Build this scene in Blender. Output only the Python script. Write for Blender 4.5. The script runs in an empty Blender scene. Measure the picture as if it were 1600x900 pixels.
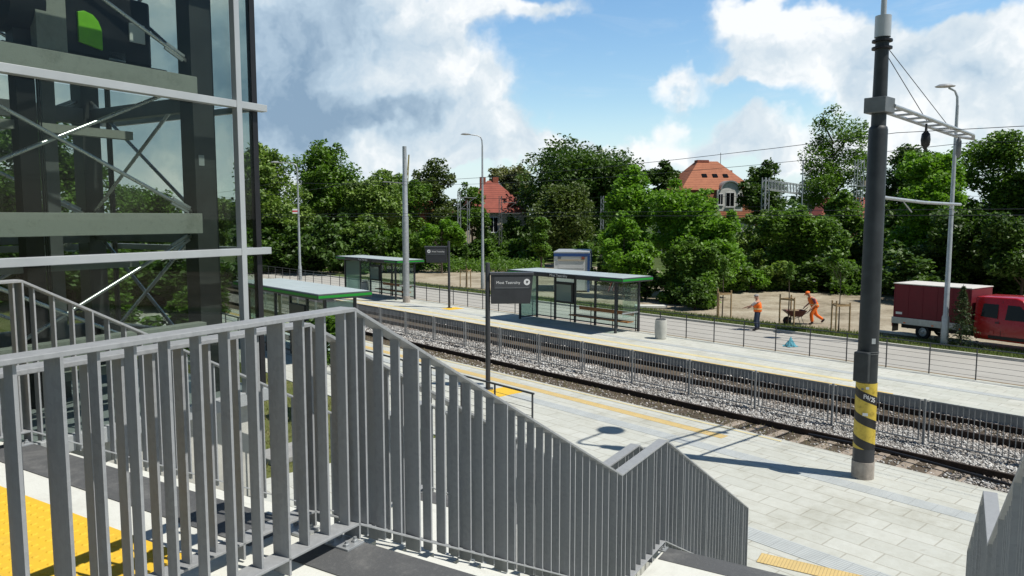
import bpy, math, random
import numpy as np
from mathutils import Vector, Matrix
sc = bpy.context.scene
COL = sc.collection
R = math.radians

# ------------------------------------------------------------------ camera
EYE = 5.4
PITCH = math.atan(110 / 1160)
cam = bpy.data.objects.new('camera', bpy.data.cameras.new('camera'))
COL.objects.link(cam)
cam.location = (0, 0, EYE)
cam.rotation_euler = (R(90) - PITCH, 0, 0)
cam.data.sensor_width = 36
cam.data.lens = 1160 / 1600 * 36
cam.data.clip_start = 0.05
cam.data.clip_end = 6000
sc.camera = cam
sc.view_settings.view_transform = 'Standard'
sc.view_settings.look = 'None'
sc.view_settings.gamma = 1
sc.view_settings.exposure = 0.14
sc.view_settings.use_curve_mapping = False
sc.cycles.max_bounces = 8
sc.cycles.transparent_max_bounces = 16
sc.cycles.caustics_reflective = False
sc.cycles.caustics_refractive = False

SUN_EL = R(59.5)
SUN_XY = Vector((0.928, -0.372)).normalized()       # towards the sun, in plan
SUN_STRENGTH = 4.6
SKY_STRENGTH = 0.10

# ------------------------------------------------------------------ node helper
class NT:
    def __init__(s, tree): s.t = tree
    def n(s, typ, **kw):
        o = s.t.nodes.new(typ)
        for k, v in kw.items(): setattr(o, k, v)
        return o
    def link(s, a, b): s.t.links.new(a, b)
    def put(s, sock, v):
        if isinstance(v, bpy.types.NodeSocket): s.link(v, sock)
        else: sock.default_value = v
    def m(s, op, a, b=0.0, c=0.0, clamp=False):
        o = s.n('ShaderNodeMath', operation=op); o.use_clamp = clamp
        s.put(o.inputs[0], a); s.put(o.inputs[1], b); s.put(o.inputs[2], c)
        return o.outputs[0]
    def v(s, op, a, b=(0, 0, 0)):
        o = s.n('ShaderNodeVectorMath', operation=op)
        s.put(o.inputs[0], a); s.put(o.inputs[1], b)
        return o.outputs[0]
    def noise(s, vec, scale, detail=3, rough=0.55, dist=0.0):
        o = s.n('ShaderNodeTexNoise')
        if vec is not None: s.link(vec, o.inputs['Vector'])
        o.inputs['Scale'].default_value = scale; o.inputs['Detail'].default_value = detail
        o.inputs['Roughness'].default_value = rough; o.inputs['Distortion'].default_value = dist
        return o.outputs[0]
    def ramp(s, f, stops, interp='LINEAR'):
        o = s.n('ShaderNodeValToRGB'); o.color_ramp.interpolation = interp
        e = o.color_ramp.elements
        while len(e) < len(stops): e.new(0.5)
        for i, (p, c) in enumerate(stops):
            e[i].position = p; e[i].color = (*c, 1) if len(c) == 3 else c
        s.link(f, o.inputs[0]); return o.outputs[0]
    def mix(s, f, a, b, typ='MIX'):
        o = s.n('ShaderNodeMix', data_type='RGBA', blend_type=typ)
        s.put(o.inputs[0], f)
        for i, x in ((6, a), (7, b)):
            if isinstance(x, tuple) and len(x) == 3: x = (*x, 1)
            s.put(o.inputs[i], x)
        return o.outputs[2]
    def smooth(s, x, a, b):
        o = s.n('ShaderNodeMapRange', interpolation_type='SMOOTHSTEP')
        s.put(o.inputs[0], x); o.inputs[1].default_value = a; o.inputs[2].default_value = b
        return o.outputs[0]

# ------------------------------------------------------------------ sky with clouds
def pix_dir(px, py):
    a = (px - 800) / 1160; b = (450 - py) / 1160
    c, s_ = math.cos(PITCH), math.sin(PITCH)
    v = Vector((a, c + b * s_, -s_ + b * c)).normalized()
    return math.atan2(v.x, v.y), math.asin(v.z)

world = bpy.data.worlds.new('World'); sc.world = world; world.use_nodes = True
wt = world.node_tree; wt.nodes.clear(); W = NT(wt)
sky = W.n('ShaderNodeTexSky', sky_type='NISHITA')
sky.sun_disc = False; sky.sun_elevation = SUN_EL
sky.sun_rotation = math.atan2(SUN_XY.x, SUN_XY.y)
sky.air_density = 1.25; sky.dust_density = 0.35; sky.ozone_density = 2.2
tc = W.n('ShaderNodeTexCoord'); D = tc.outputs['Generated']
warp = W.n('ShaderNodeTexNoise'); W.link(D, warp.inputs['Vector'])
warp.inputs['Scale'].default_value = 7; warp.inputs['Detail'].default_value = 5; warp.inputs['Roughness'].default_value = 0.6
wv = W.v('SUBTRACT', warp.outputs['Color'], (0.5, 0.5, 0.5))
wsc = W.n('ShaderNodeVectorMath', operation='SCALE'); W.link(wv, wsc.inputs[0]); wsc.inputs[3].default_value = 0.16
Dw = W.v('ADD', D, wsc.outputs[0])
def azel(vec):
    sp = W.n('ShaderNodeSeparateXYZ'); W.link(vec, sp.inputs[0])
    return W.m('ARCTAN2', sp.outputs[0], sp.outputs[1]), W.m('ARCSINE', sp.outputs[2]), sp.outputs[2]
az, el, _ = azel(Dw)
back = W.smooth(W.m('ABSOLUTE', az), 1.0, 1.6)
_, el0, _ = azel(D)
def blobs(lst):
    tot = None
    for (px, py, rx, ry, w) in lst:
        a, e = pix_dir(px, py)
        da = W.m('MULTIPLY', W.m('SUBTRACT', az, a), 1160 / rx)
        de = W.m('MULTIPLY', W.m('SUBTRACT', el, e), 1160 / ry)
        q = W.m('ADD', W.m('MULTIPLY', da, da), W.m('MULTIPLY', de, de))
        g = W.m('MULTIPLY', W.m('EXPONENT', W.m('MULTIPLY', q, -1.0)), w)
        tot = g if tot is None else W.m('ADD', tot, g)
    return tot
white = blobs([(480, 60, 190, 110, .9), (330, 100, 330, 190, .9), (610, 60, 120, 80, .75), (700, 150, 105, 48, 1.05), (600, 170, 130, 70, .9), (760, 195, 60, 22, .7),
               (500, 205, 200, 45, .95), (700, 20, 160, 28, .62), (860, 8, 130, 18, .5), (640, 238, 220, 24, .85),
               (1230, 50, 115, 58, 1.05), (1190, 20, 80, 30, .7), (1340, 70, 105, 44, .85), (1470, 70, 105, 26, .85), (1560, 45, 50, 26, .5), (1300, 110, 110, 32, .7),
               (1510, 130, 120, 34, .85), (1400, 145, 80, 30, .6), (1060, 152, 48, 22, .9), (1145, 120, 52, 13, .62), (1068, 190, 26, 14, .55), (1180, 190, 60, 18, .6), (1480, 185, 160, 26, .6),
               (1090, 228, 190, 28, .85), (880, 230, 130, 24, .8), (1330, 235, 200, 30, .85), (760, 250, 120, 20, .7), (-200, 60, 400, 260, .8), (1750, 100, 130, 80, .8)])
fb = W.noise(Dw, 9.0, 7, 0.6)
fb2 = W.noise(D, 26.0, 5, 0.6)
general = W.m('MULTIPLY', W.noise(D, 2.3, 5, 0.55), 0.12)
# behind the camera and overhead the clouds come from the general noise alone
dens = W.m('ADD', white, W.m('ADD', W.m('MULTIPLY', W.m('SUBTRACT', fb, 0.5), 0.75), W.m('MULTIPLY', W.m('SUBTRACT', fb2, 0.5), 0.16)))
dens = W.m('ADD', dens, W.m('MULTIPLY', back, general))
cover = W.smooth(dens, 0.40, 0.98)
wisp = W.m('MULTIPLY', W.smooth(W.noise(W.v('MULTIPLY', D, (2.0, 2.0, 9.0)), 3.0, 6, 0.62, 0.6), 0.47, 0.8), 0.24)
cover = W.m('MAXIMUM', cover, wisp)
# shade: compare the cloud noise with the same noise a little towards the sun
Do = W.v('ADD', Dw, (0.022, 0.0, 0.035))
lit = W.m('SUBTRACT', W.noise(Dw, 9.0, 4, 0.55), W.noise(Do, 9.0, 4, 0.55))
dark = blobs([(500, 90, 210, 130, .30), (650, 140, 120, 50, .12), (470, 45, 150, 40, .55), (430, 110, 120, 60, .6), (640, 45, 75, 26, .42), (450, 190, 150, 46, .7), (560, 150, 80, 36, .3), (600, 195, 120, 22, .45), (200, 120, 260, 140, .5),
              (1290, 100, 110, 30, .3), (1260, 70, 40, 20, .2), (1480, 140, 120, 22, .22), (1430, 90, 60, 20, .2), (1060, 168, 40, 10, .3), (720, 180, 70, 14, .22)])
shade = W.m('ADD', W.m('ADD', W.m('MULTIPLY', lit, 1.4), 0.93), W.m('ADD', W.m('MULTIPLY', dark, -0.66), W.m('MULTIPLY', W.m('SUBTRACT', W.noise(Dw, 8.0, 6, 0.58), 0.5), 1.05)), clamp=True)
ccol = W.ramp(shade, [(0.0, (2.3, 3.4, 4.7)), (0.45, (4.7, 5.9, 7.0)), (0.8, (7.0, 7.7, 8.2)), (1.0, (9.1, 9.3, 9.4))])
hs = W.n('ShaderNodeHueSaturation'); W.link(sky.outputs[0], hs.inputs['Color'])
hs.inputs['Saturation'].default_value = 1.22; W.put(hs.inputs['Value'], W.m('MULTIPLY', W.m('SUBTRACT', 1.42, W.m('MULTIPLY', W.smooth(el0, 0.32, 0.95), 0.9)), W.m('SUBTRACT', 1.0, W.m('MULTIPLY', back, 0.55))))
low = W.m('SUBTRACT', 1.0, W.smooth(el0, 0.0, 0.16))
skyc = W.mix(W.m('MULTIPLY', low, W.m('SUBTRACT', 0.8, W.m('MULTIPLY', back, 0.5))), hs.outputs[0], (6.0, 7.7, 9.2))
final = W.mix(W.m('MULTIPLY', cover, 0.96), skyc, ccol)
bg = W.n('ShaderNodeBackground'); W.link(final, bg.inputs[0]); bg.inputs[1].default_value = SKY_STRENGTH
wo = W.n('ShaderNodeOutputWorld'); W.link(bg.outputs[0], wo.inputs[0])
world.cycles.sampling_method = 'MANUAL'; world.cycles.sample_map_resolution = 512

# ------------------------------------------------------------------ sun
sl = bpy.data.lights.new('sun', 'SUN'); sl.energy = SUN_STRENGTH; sl.angle = R(0.5); sl.color = (1.0, 0.955, 0.88)
so = bpy.data.objects.new('sun', sl); COL.objects.link(so); so.location = (40, -20, 60)
ray = Vector((-SUN_XY.x * math.cos(SUN_EL), -SUN_XY.y * math.cos(SUN_EL), -math.sin(SUN_EL)))
so.rotation_euler = ray.to_track_quat('-Z', 'Y').to_euler()

# ------------------------------------------------------------------ frames
U = Vector((-0.664, 0.748)).normalized()       # along the tracks, away to the left
Nn = Vector((U.y, -U.x))                        # across the tracks, away from the camera
PHI = math.atan2(Nn.y, Nn.x)
def S(s, t, z=0.0):
    p = U * s + Nn * t
    return Vector((p.x, p.y, z))
P0 = Vector((-0.821, 3.685))
STA = R(31.11)
RD = Vector((math.cos(STA), -math.sin(STA)))    # stair frame x (to the right)
DD = Vector((math.sin(STA), math.cos(STA)))     # stair frame y (down the flight)
def ST(r, k, z=0.0):
    p = P0 + RD * r + DD * k
    return Vector((p.x, p.y, z))
def far(px, dist, z=0.0):                       # a bearing and a distance ahead, in metres
    return Vector(((px - 800) / 1160 * dist, dist, z))

# ------------------------------------------------------------------ materials
def mat(name, col, rough=0.6, metal=0.0, var=0.12, scale=8.0, bump=0.0, spec=0.4, coat=0.0):
    m = bpy.data.materials.new(name); m.use_nodes = True
    T = NT(m.node_tree); b = m.node_tree.nodes['Principled BSDF']
    tcx = T.n('ShaderNodeTexCoord').outputs['Object']
    if var > 0:
        nz = T.noise(tcx, scale, 5, 0.6)
        lo = tuple(c * (1 - var) for c in col); hi = tuple(min(1, c * (1 + var)) for c in col)
        T.link(T.ramp(nz, [(0.3, lo), (0.7, hi)]), b.inputs['Base Color'])
        rr = T.n('ShaderNodeMapRange'); T.link(nz, rr.inputs[0])
        rr.inputs[3].default_value = max(0, rough - 0.08); rr.inputs[4].default_value = min(1, rough + 0.08)
        T.link(rr.outputs[0], b.inputs['Roughness'])
    else:
        b.inputs['Base Color'].default_value = (*col, 1); b.inputs['Roughness'].default_value = rough
    if bump > 0:
        bp = T.n('ShaderNodeBump'); bp.inputs['Strength'].default_value = bump; bp.inputs['Distance'].default_value = 0.02
        T.link(T.noise(tcx, scale * 6, 4, 0.6), bp.inputs['Height']); T.link(bp.outputs[0], b.inputs['Normal'])
    b.inputs['Metallic'].default_value = metal
    b.inputs['Specular IOR Level'].default_value = spec
    b.inputs['Coat Weight'].default_value = coat
    return m
def paint_mat(name, col):
    m = bpy.data.materials.new(name); m.use_nodes = True; T = NT(m.node_tree); b = m.node_tree.nodes['Principled BSDF']
    oi = T.n('ShaderNodeObjectInfo'); tcx = T.n('ShaderNodeTexCoord').outputs['Object']
    off = T.n('ShaderNodeVectorMath', operation='SCALE'); off.inputs[0].default_value = (7.3, 3.1, 5.7); T.link(oi.outputs['Random'], off.inputs[3])
    v = T.v('ADD', tcx, off.outputs[0])
    st = T.noise(T.v('MULTIPLY', v, (14.0, 14.0, 1.6)), 3.0, 5, 0.65)
    sp = T.noise(v, 38.0, 4, 0.7)
    vo = T.n('ShaderNodeTexVoronoi'); T.link(v, vo.inputs['Vector']); vo.inputs['Scale'].default_value = 45
    sc_ = T.n('ShaderNodeSeparateColor'); T.link(vo.outputs['Color'], sc_.inputs[0])
    f = T.m('ADD', T.m('MULTIPLY', st, 0.55), T.m('ADD', T.m('MULTIPLY', sp, 0.25), T.m('MULTIPLY', sc_.outputs[0], 0.2)))
    f = T.m('ADD', f, T.m('MULTIPLY', T.m('SUBTRACT', oi.outputs['Random'], 0.5), 0.16))
    T.link(T.ramp(f, [(0.28, tuple(c * 0.85 for c in col)), (0.5, col), (0.75, tuple(c * 1.09 for c in col))]), b.inputs['Base Color'])
    rr_ = T.n('ShaderNodeMapRange'); T.link(f, rr_.inputs[0]); rr_.inputs[3].default_value = 0.38; rr_.inputs[4].default_value = 0.68; T.link(rr_.outputs[0], b.inputs['Roughness'])
    b.inputs['Specular IOR Level'].default_value = 0.25
    bp = T.n('ShaderNodeBump'); bp.inputs['Strength'].default_value = 0.12; bp.inputs['Distance'].default_value = 0.004; T.link(sp, bp.inputs['Height']); T.link(bp.outputs[0], b.inputs['Normal'])
    return m
def stained_mat(name, col, dirt, rough=0.85, amount=0.5, scale=1.0):
    m = bpy.data.materials.new(name); m.use_nodes = True; T = NT(m.node_tree); b = m.node_tree.nodes['Principled BSDF']
    tcx = T.n('ShaderNodeTexCoord').outputs['Object']
    big = T.smooth(T.noise(tcx, 1.6 * scale, 7, 0.72, 0.5), 0.48, 0.72); fine = T.smooth(T.noise(tcx, 22 * scale, 5, 0.75), 0.5, 0.75)
    speck = T.smooth(T.noise(tcx, 120 * scale, 2, 0.5), 0.62, 0.72)
    f = T.m('MULTIPLY', T.m('ADD', T.m('ADD', T.m('MULTIPLY', big, 0.55), T.m('MULTIPLY', fine, 0.35)), T.m('MULTIPLY', speck, 0.35), clamp=True), amount)
    T.link(T.mix(f, col, dirt), b.inputs['Base Color']); b.inputs['Roughness'].default_value = rough; b.inputs['Specular IOR Level'].default_value = 0.25
    bp = T.n('ShaderNodeBump'); bp.inputs['Strength'].default_value = 0.25; bp.inputs['Distance'].default_value = 0.01; T.link(T.noise(tcx, 60 * scale, 5, 0.7), bp.inputs['Height']); T.link(bp.outputs[0], b.inputs['Normal'])
    return m
def glass(name, tint=(0.8, 0.87, 0.84), refl=1.0, dust=0.0):
    m = bpy.data.materials.new(name); m.use_nodes = True; t = m.node_tree; t.nodes.clear(); T = NT(t)
    ge = T.n('ShaderNodeNewGeometry'); dp = T.n('ShaderNodeVectorMath', operation='DOT_PRODUCT')
    T.link(ge.outputs['Normal'], dp.inputs[0]); T.link(ge.outputs['Incoming'], dp.inputs[1])
    ct = T.m('SUBTRACT', 1.0, T.m('ABSOLUTE', dp.outputs['Value']), clamp=True)
    fres = T.m('ADD', 0.045, T.m('MULTIPLY', T.m('POWER', ct, 5.0), 0.95))
    tr = T.n('ShaderNodeBsdfTransparent'); tr.inputs[0].default_value = (*tint, 1)
    gl = T.n('ShaderNodeBsdfGlossy'); gl.inputs['Roughness'].default_value = 0.02
    mx = T.n('ShaderNodeMixShader'); T.link(T.m('MULTIPLY', fres, refl, clamp=True), mx.inputs[0])
    T.link(tr.outputs[0], mx.inputs[1]); T.link(gl.outputs[0], mx.inputs[2])
    out = mx.outputs[0]
    if dust > 0:
        df = T.n('ShaderNodeBsdfDiffuse'); df.inputs[0].default_value = (0.62, 0.72, 0.68, 1)
        m2 = T.n('ShaderNodeMixShader'); m2.inputs[0].default_value = dust
        T.link(out, m2.inputs[1]); T.link(df.outputs[0], m2.inputs[2]); out = m2.outputs[0]
    T.link(out, T.n('ShaderNodeOutputMaterial').inputs[0])
    return m
def leafmat(name, dark, light, trans=0.35, clump=0.5):
    m = bpy.data.materials.new(name); m.use_nodes = True; t = m.node_tree; t.nodes.clear(); T = NT(t)
    g = T.n('ShaderNodeNewGeometry'); ob = T.n('ShaderNodeTexCoord').outputs['Object']
    f = T.m('ADD', T.m('MULTIPLY', g.outputs['Random Per Island'], 1 - clump), T.m('MULTIPLY', T.noise(ob, 0.9, 2), clump))
    col = T.ramp(f, [(0.2, dark), (0.8, light)])
    df = T.n('ShaderNodeBsdfPrincipled'); T.link(col, df.inputs['Base Color']); df.inputs['Roughness'].default_value = 0.5
    df.inputs['Specular IOR Level'].default_value = 0.35
    tl = T.n('ShaderNodeBsdfTranslucent')
    T.link(T.mix(1.0, col, (1.1, 1.25, 0.5), 'MULTIPLY'), tl.inputs[0])
    mx = T.n('ShaderNodeMixShader'); mx.inputs[0].default_value = trans
    T.link(df.outputs[0], mx.inputs[1]); T.link(tl.outputs[0], mx.inputs[2])
    T.link(mx.outputs[0], T.n('ShaderNodeOutputMaterial').inputs[0])
    return m
def ground_mat(name, stops, s1=0.35, s2=6.0, bump=0.4, rough=0.95):
    m = bpy.data.materials.new(name); m.use_nodes = True; T = NT(m.node_tree); b = m.node_tree.nodes['Principled BSDF']
    tcx = T.n('ShaderNodeTexCoord').outputs['Object']
    f = T.m('ADD', T.m('MULTIPLY', T.noise(tcx, s1, 6, 0.65, 0.4), 0.65), T.m('MULTIPLY', T.noise(tcx, s2, 6, 0.7), 0.35))
    T.link(T.ramp(f, stops), b.inputs['Base Color'])
    b.inputs['Roughness'].default_value = rough; b.inputs['Specular IOR Level'].default_value = 0.15
    bp = T.n('ShaderNodeBump'); bp.inputs['Strength'].default_value = bump; bp.inputs['Distance'].default_value = 0.06
    T.link(T.noise(tcx, s2 * 2, 6, 0.7), bp.inputs['Height']); T.link(bp.outputs[0], b.inputs['Normal'])
    return m
def paving_mat(name, c1, c2, mortar, bw, bh):
    m = bpy.data.materials.new(name); m.use_nodes = True; T = NT(m.node_tree); b = m.node_tree.nodes['Principled BSDF']
    tcx = T.n('ShaderNodeTexCoord').outputs['Object']
    mp = T.n('ShaderNodeMapping'); T.link(tcx, mp.inputs[0]); mp.inputs['Rotation'].default_value = (0, 0, R(90))
    br = T.n('ShaderNodeTexBrick'); T.link(mp.outputs[0], br.inputs['Vector'])
    br.inputs['Color1'].default_value = (*c1, 1); br.inputs['Color2'].default_value = (*c2, 1); br.inputs['Mortar'].default_value = (*mortar, 1)
    br.inputs['Scale'].default_value = 1.0; br.inputs['Mortar Size'].default_value = 0.014; br.inputs['Mortar Smooth'].default_value = 0.3
    br.inputs['Brick Width'].default_value = bw; br.inputs['Row Height'].default_value = bh; br.inputs['Bias'].default_value = 0.0
    st = T.ramp(T.noise(tcx, 0.55, 6, 0.7), [(0.28, (0.74, 0.72, 0.67)), (0.46, (0.94, 0.935, 0.92)), (0.65, (1.0, 1.0, 1.0))])
    st2 = T.ramp(T.noise(tcx, 5.0, 6, 0.75), [(0.3, (0.9, 0.89, 0.87)), (0.7, (1.04, 1.04, 1.04))])
    c = T.mix(1.0, T.mix(1.0, br.outputs[0], st, 'MULTIPLY'), st2, 'MULTIPLY')
    spots = T.smooth(T.noise(tcx, 3.1, 3, 0.5), 0.66, 0.74); tiny = T.smooth(T.noise(tcx, 34, 2, 0.5), 0.72, 0.77)
    c = T.mix(T.m('MULTIPLY', spots, 0.28), c, (0.30, 0.28, 0.23)); c = T.mix(T.m('MULTIPLY', tiny, 0.5), c, (0.14, 0.13, 0.12))
    T.link(c, b.inputs['Base Color']); b.inputs['Roughness'].default_value = 0.82; b.inputs['Specular IOR Level'].default_value = 0.25
    bp = T.n('ShaderNodeBump'); bp.inputs['Strength'].default_value = 0.35; bp.inputs['Distance'].default_value = 0.01
    T.link(T.m('SUBTRACT', T.noise(tcx, 40, 4), br.outputs['Fac']), bp.inputs['Height']); T.link(bp.outputs[0], b.inputs['Normal'])
    return m
def rib_mat(name, col, gap, pitch):
    m = bpy.data.materials.new(name); m.use_nodes = True; T = NT(m.node_tree); b = m.node_tree.nodes['Principled BSDF']
    tcx = T.n('ShaderNodeTexCoord').outputs['Object']
    sp = T.n('ShaderNodeSeparateXYZ'); T.link(tcx, sp.inputs[0])
    w = T.m('PINGPONG', sp.outputs[0], pitch / 2)
    f = T.smooth(w, pitch * 0.06, pitch * 0.16)
    y = T.m('PINGPONG', sp.outputs[1], 0.2); fy = T.smooth(y, 0.003, 0.006)
    nz = T.ramp(T.noise(tcx, 2.2, 5, 0.7), [(0.3, (0.86, 0.86, 0.86)), (0.7, (1.05, 1.05, 1.05))])
    T.link(T.mix(1.0, T.mix(T.m('MULTIPLY', f, fy), gap, col), nz, 'MULTIPLY'), b.inputs['Base Color'])
    b.inputs['Roughness'].default_value = 0.75
    bp = T.n('ShaderNodeBump'); bp.inputs['Strength'].default_value = 0.6; bp.inputs['Distance'].default_value = 0.005
    T.link(f, bp.inputs['Height']); T.link(bp.outputs[0], b.inputs['Normal'])
    return m
def stone_mat(name):
    m = bpy.data.materials.new(name); m.use_nodes = True; T = NT(m.node_tree); b = m.node_tree.nodes['Principled BSDF']
    g = T.n('ShaderNodeNewGeometry')
    tcx = T.n('ShaderNodeTexCoord').outputs['Object']
    f = T.m('ADD', T.m('MULTIPLY', g.outputs['Random Per Island'], 0.72), T.m('MULTIPLY', T.noise(tcx, 0.8, 4), 0.28))
    T.link(T.ramp(f, [(0.15, (0.17, 0.155, 0.14)), (0.4, (0.32, 0.305, 0.285)), (0.6, (0.46, 0.45, 0.425)), (0.85, (0.66, 0.655, 0.63))]), b.inputs['Base Color'])
    src = b.inputs['Base Color'].links[0].from_socket
    sp = T.n('ShaderNodeSeparateXYZ'); T.link(tcx, sp.inputs[0]); near = None
    for t_ in (17.2, 18.6, 21.55, 22.9):                 # rust stains along the rails
        d_ = T.m('SUBTRACT', 1.0, T.smooth(T.m('ABSOLUTE', T.m('SUBTRACT', sp.outputs[0], t_)), 0.1, 0.62)); near = d_ if near is None else T.m('MAXIMUM', near, d_)
    rust = T.m('MULTIPLY', T.m('ADD', T.m('MULTIPLY', near, 0.7), T.m('MULTIPLY', T.smooth(T.noise(tcx, 1.4, 4, 0.6), 0.52, 0.68), 0.5), clamp=True), 0.75)
    T.link(T.mix(rust, src, T.mix(1.0, src, (0.62, 0.47, 0.36), 'MULTIPLY')), b.inputs['Base Color'])
    b.inputs['Roughness'].default_value = 0.85; b.inputs['Specular IOR Level'].default_value = 0.2
    return m
def ballast_mat(name):
    m = bpy.data.materials.new(name); m.use_nodes = True; T = NT(m.node_tree); b = m.node_tree.nodes['Principled BSDF']
    tcx = T.n('ShaderNodeTexCoord').outputs['Object']
    vo = T.n('ShaderNodeTexVoronoi'); T.link(tcx, vo.inputs['Vector']); vo.inputs['Scale'].default_value = 15
    sp = T.n('ShaderNodeSeparateColor'); T.link(vo.outputs['Color'], sp.inputs[0])
    f = T.m('ADD', T.m('MULTIPLY', sp.outputs[0], 0.7), T.m('MULTIPLY', T.noise(tcx, 0.7, 4), 0.3))
    c = T.ramp(f, [(0.15, (0.07, 0.06, 0.05)), (0.5, (0.22, 0.2, 0.18)), (0.85, (0.42, 0.4, 0.38))])
    T.link(c, b.inputs['Base Color']); b.inputs['Roughness'].default_value = 0.9
    bp = T.n('ShaderNodeBump'); bp.inputs['Strength'].default_value = 1.0; bp.inputs['Distance'].default_value = 0.05; bp.invert = True
    T.link(vo.outputs['Distance'], bp.inputs['Height']); T.link(bp.outputs[0], b.inputs['Normal'])
    return m
def tile_mat(name, c1, c2):
    m = bpy.data.materials.new(name); m.use_nodes = True; T = NT(m.node_tree); b = m.node_tree.nodes['Principled BSDF']
    tcx = T.n('ShaderNodeTexCoord').outputs['Object']
    wv_ = T.n('ShaderNodeTexWave', bands_direction='Z'); T.link(tcx, wv_.inputs[0]); wv_.inputs['Scale'].default_value = 1.1; wv_.inputs['Distortion'].default_value = 0.6
    f = T.m('ADD', T.m('MULTIPLY', T.noise(tcx, 1.2, 6, 0.7), 0.7), T.m('MULTIPLY', wv_.outputs['Fac'], 0.3))
    T.link(T.ramp(f, [(0.3, c1), (0.7, c2)]), b.inputs['Base Color']); b.inputs['Roughness'].default_value = 0.8
    return m
def stripe_mat(name, ca, cb, pitch, phase):
    # diagonal painted bands round a vertical column (object space)
    m = bpy.data.materials.new(name); m.use_nodes = True; T = NT(m.node_tree); b = m.node_tree.nodes['Principled BSDF']
    tcx = T.n('ShaderNodeTexCoord').outputs['Object']
    sp = T.n('ShaderNodeSeparateXYZ'); T.link(tcx, sp.inputs[0])
    ang = T.m('ARCTAN2', sp.outputs[1], sp.outputs[0])
    q = T.m('ADD', sp.outputs[2], T.m('MULTIPLY', ang, pitch / (2 * math.pi)))
    q = T.m('FRACT', T.m('DIVIDE', T.m('ADD', q, phase), pitch))
    f = T.smooth(T.m('ABSOLUTE', T.m('SUBTRACT', q, 0.5)), 0.183, 0.19)
    nz = T.ramp(T.noise(tcx, 9, 6, 0.7), [(0.3, (0.5, 0.46, 0.4)), (0.48, (0.92, 0.9, 0.88)), (0.6, (1, 1, 1))])
    T.link(T.mix(1.0, T.mix(f, ca, cb), nz, 'MULTIPLY'), b.inputs['Base Color']); b.inputs['Roughness'].default_value = 0.45
    return m

M = {}
M['rail_paint'] = paint_mat('rail_paint', (0.30, 0.312, 0.32))
M['galv'] = mat('galv', (0.42, 0.44, 0.45), 0.45, 0.5, 0.15, 6.0)
M['galv_dark'] = mat('galv_dark', (0.17, 0.178, 0.182), 0.5, 0.4, 0.18, 5.0)
M['white_metal'] = mat('white_metal', (0.42, 0.445, 0.455), 0.4, 0.2, 0.06, 3.0)
M['steel_beam'] = stained_mat('steel_beam', (0.34, 0.355, 0.325), (0.14, 0.14, 0.12), 0.6, 0.8, 1.2)
M['dark_steel'] = mat('dark_steel', (0.05, 0.052, 0.055), 0.5, 0.2, 0.2, 4.0)
M['tower_col'] = mat('tower_col', (0.06, 0.064, 0.066), 0.5, 0.3, 0.2, 3.0)
M['rod'] = mat('rod', (0.55, 0.56, 0.56), 0.28, 0.9, 0.1, 8.0)
M['black'] = mat('black', (0.014, 0.014, 0.016), 0.45, 0.0, 0.2, 6.0)
M['anthracite'] = mat('anthracite', (0.045, 0.047, 0.052), 0.45, 0.1, 0.12, 4.0)
M['anthracite_light'] = mat('anthracite_light', (0.075, 0.078, 0.085), 0.4, 0.1, 0.08, 4.0)
M['pole_dark'] = mat('pole_dark', (0.032, 0.037, 0.040), 0.5, 0.1, 0.3, 3.0)
M['concrete'] = mat('concrete', (0.50, 0.50, 0.46), 0.85, 0, 0.14, 2.5, 0.15, 0.25)
M['concrete_pale'] = stained_mat('concrete_pale', (0.64, 0.65, 0.60), (0.36, 0.35, 0.31), 0.85, 0.6)
M['concrete_grey'] = mat('concrete_grey', (0.30, 0.30, 0.285), 0.9, 0, 0.2, 2.5, 0.3, 0.2)
M['concrete_base'] = mat('concrete_base', (0.36, 0.32, 0.28), 0.9, 0, 0.25, 5, 0.4, 0.2)
M['deck_dark'] = mat('deck_dark', (0.055, 0.055, 0.055), 0.9, 0, 0.2, 8, 0.4)  # dark tone for the unseen rear deck, chosen to keep bounce light low
M['nosing'] = stained_mat('nosing', (0.095, 0.098, 0.10), (0.26, 0.26, 0.25), 0.6, 0.75, 1.5)
M['yellow'] = stained_mat('yellow', (0.74, 0.47, 0.04), (0.40, 0.27, 0.08), 0.7, 0.55, 1.2)
M['yellow_strip'] = rib_mat('yellow_strip', (0.62, 0.46, 0.19), (0.50, 0.37, 0.16), 0.05)
M['yellow_edge'] = mat('yellow_edge', (0.62, 0.43, 0.10), 0.8, 0, 0.12, 3.0)
M['yellow_pale'] = mat('yellow_pale', (0.60, 0.52, 0.29), 0.8, 0, 0.12, 3.0)
M['rib_grey'] = rib_mat('rib_grey', (0.47, 0.50, 0.49), (0.30, 0.32, 0.32), 0.06)
M['pave'] = paving_mat('pave', (0.515, 0.53, 0.485), (0.565, 0.58, 0.535), (0.41, 0.405, 0.355), 0.84, 0.45)
M['pave_far'] = paving_mat('pave_far', (0.52, 0.54, 0.49), (0.59, 0.60, 0.55), (0.43, 0.43, 0.39), 0.8, 0.4)
M['road'] = ground_mat('road', [(0.3, (0.35, 0.34, 0.31)), (0.7, (0.43, 0.42, 0.385))], 0.5, 12, 0.15)
M['kerb'] = mat('kerb', (0.52, 0.51, 0.47), 0.9, 0, 0.15, 3, 0.3)
M['soil'] = ground_mat('soil', [(0.3, (0.16, 0.12, 0.075)), (0.7, (0.30, 0.24, 0.16))], 0.8, 9, 0.6)
M['track_soil'] = ground_mat('track_soil', [(0.3, (0.06, 0.047, 0.035)), (0.55, (0.13, 0.105, 0.08)), (0.75, (0.24, 0.205, 0.165))], 1.2, 14, 0.8)
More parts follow.
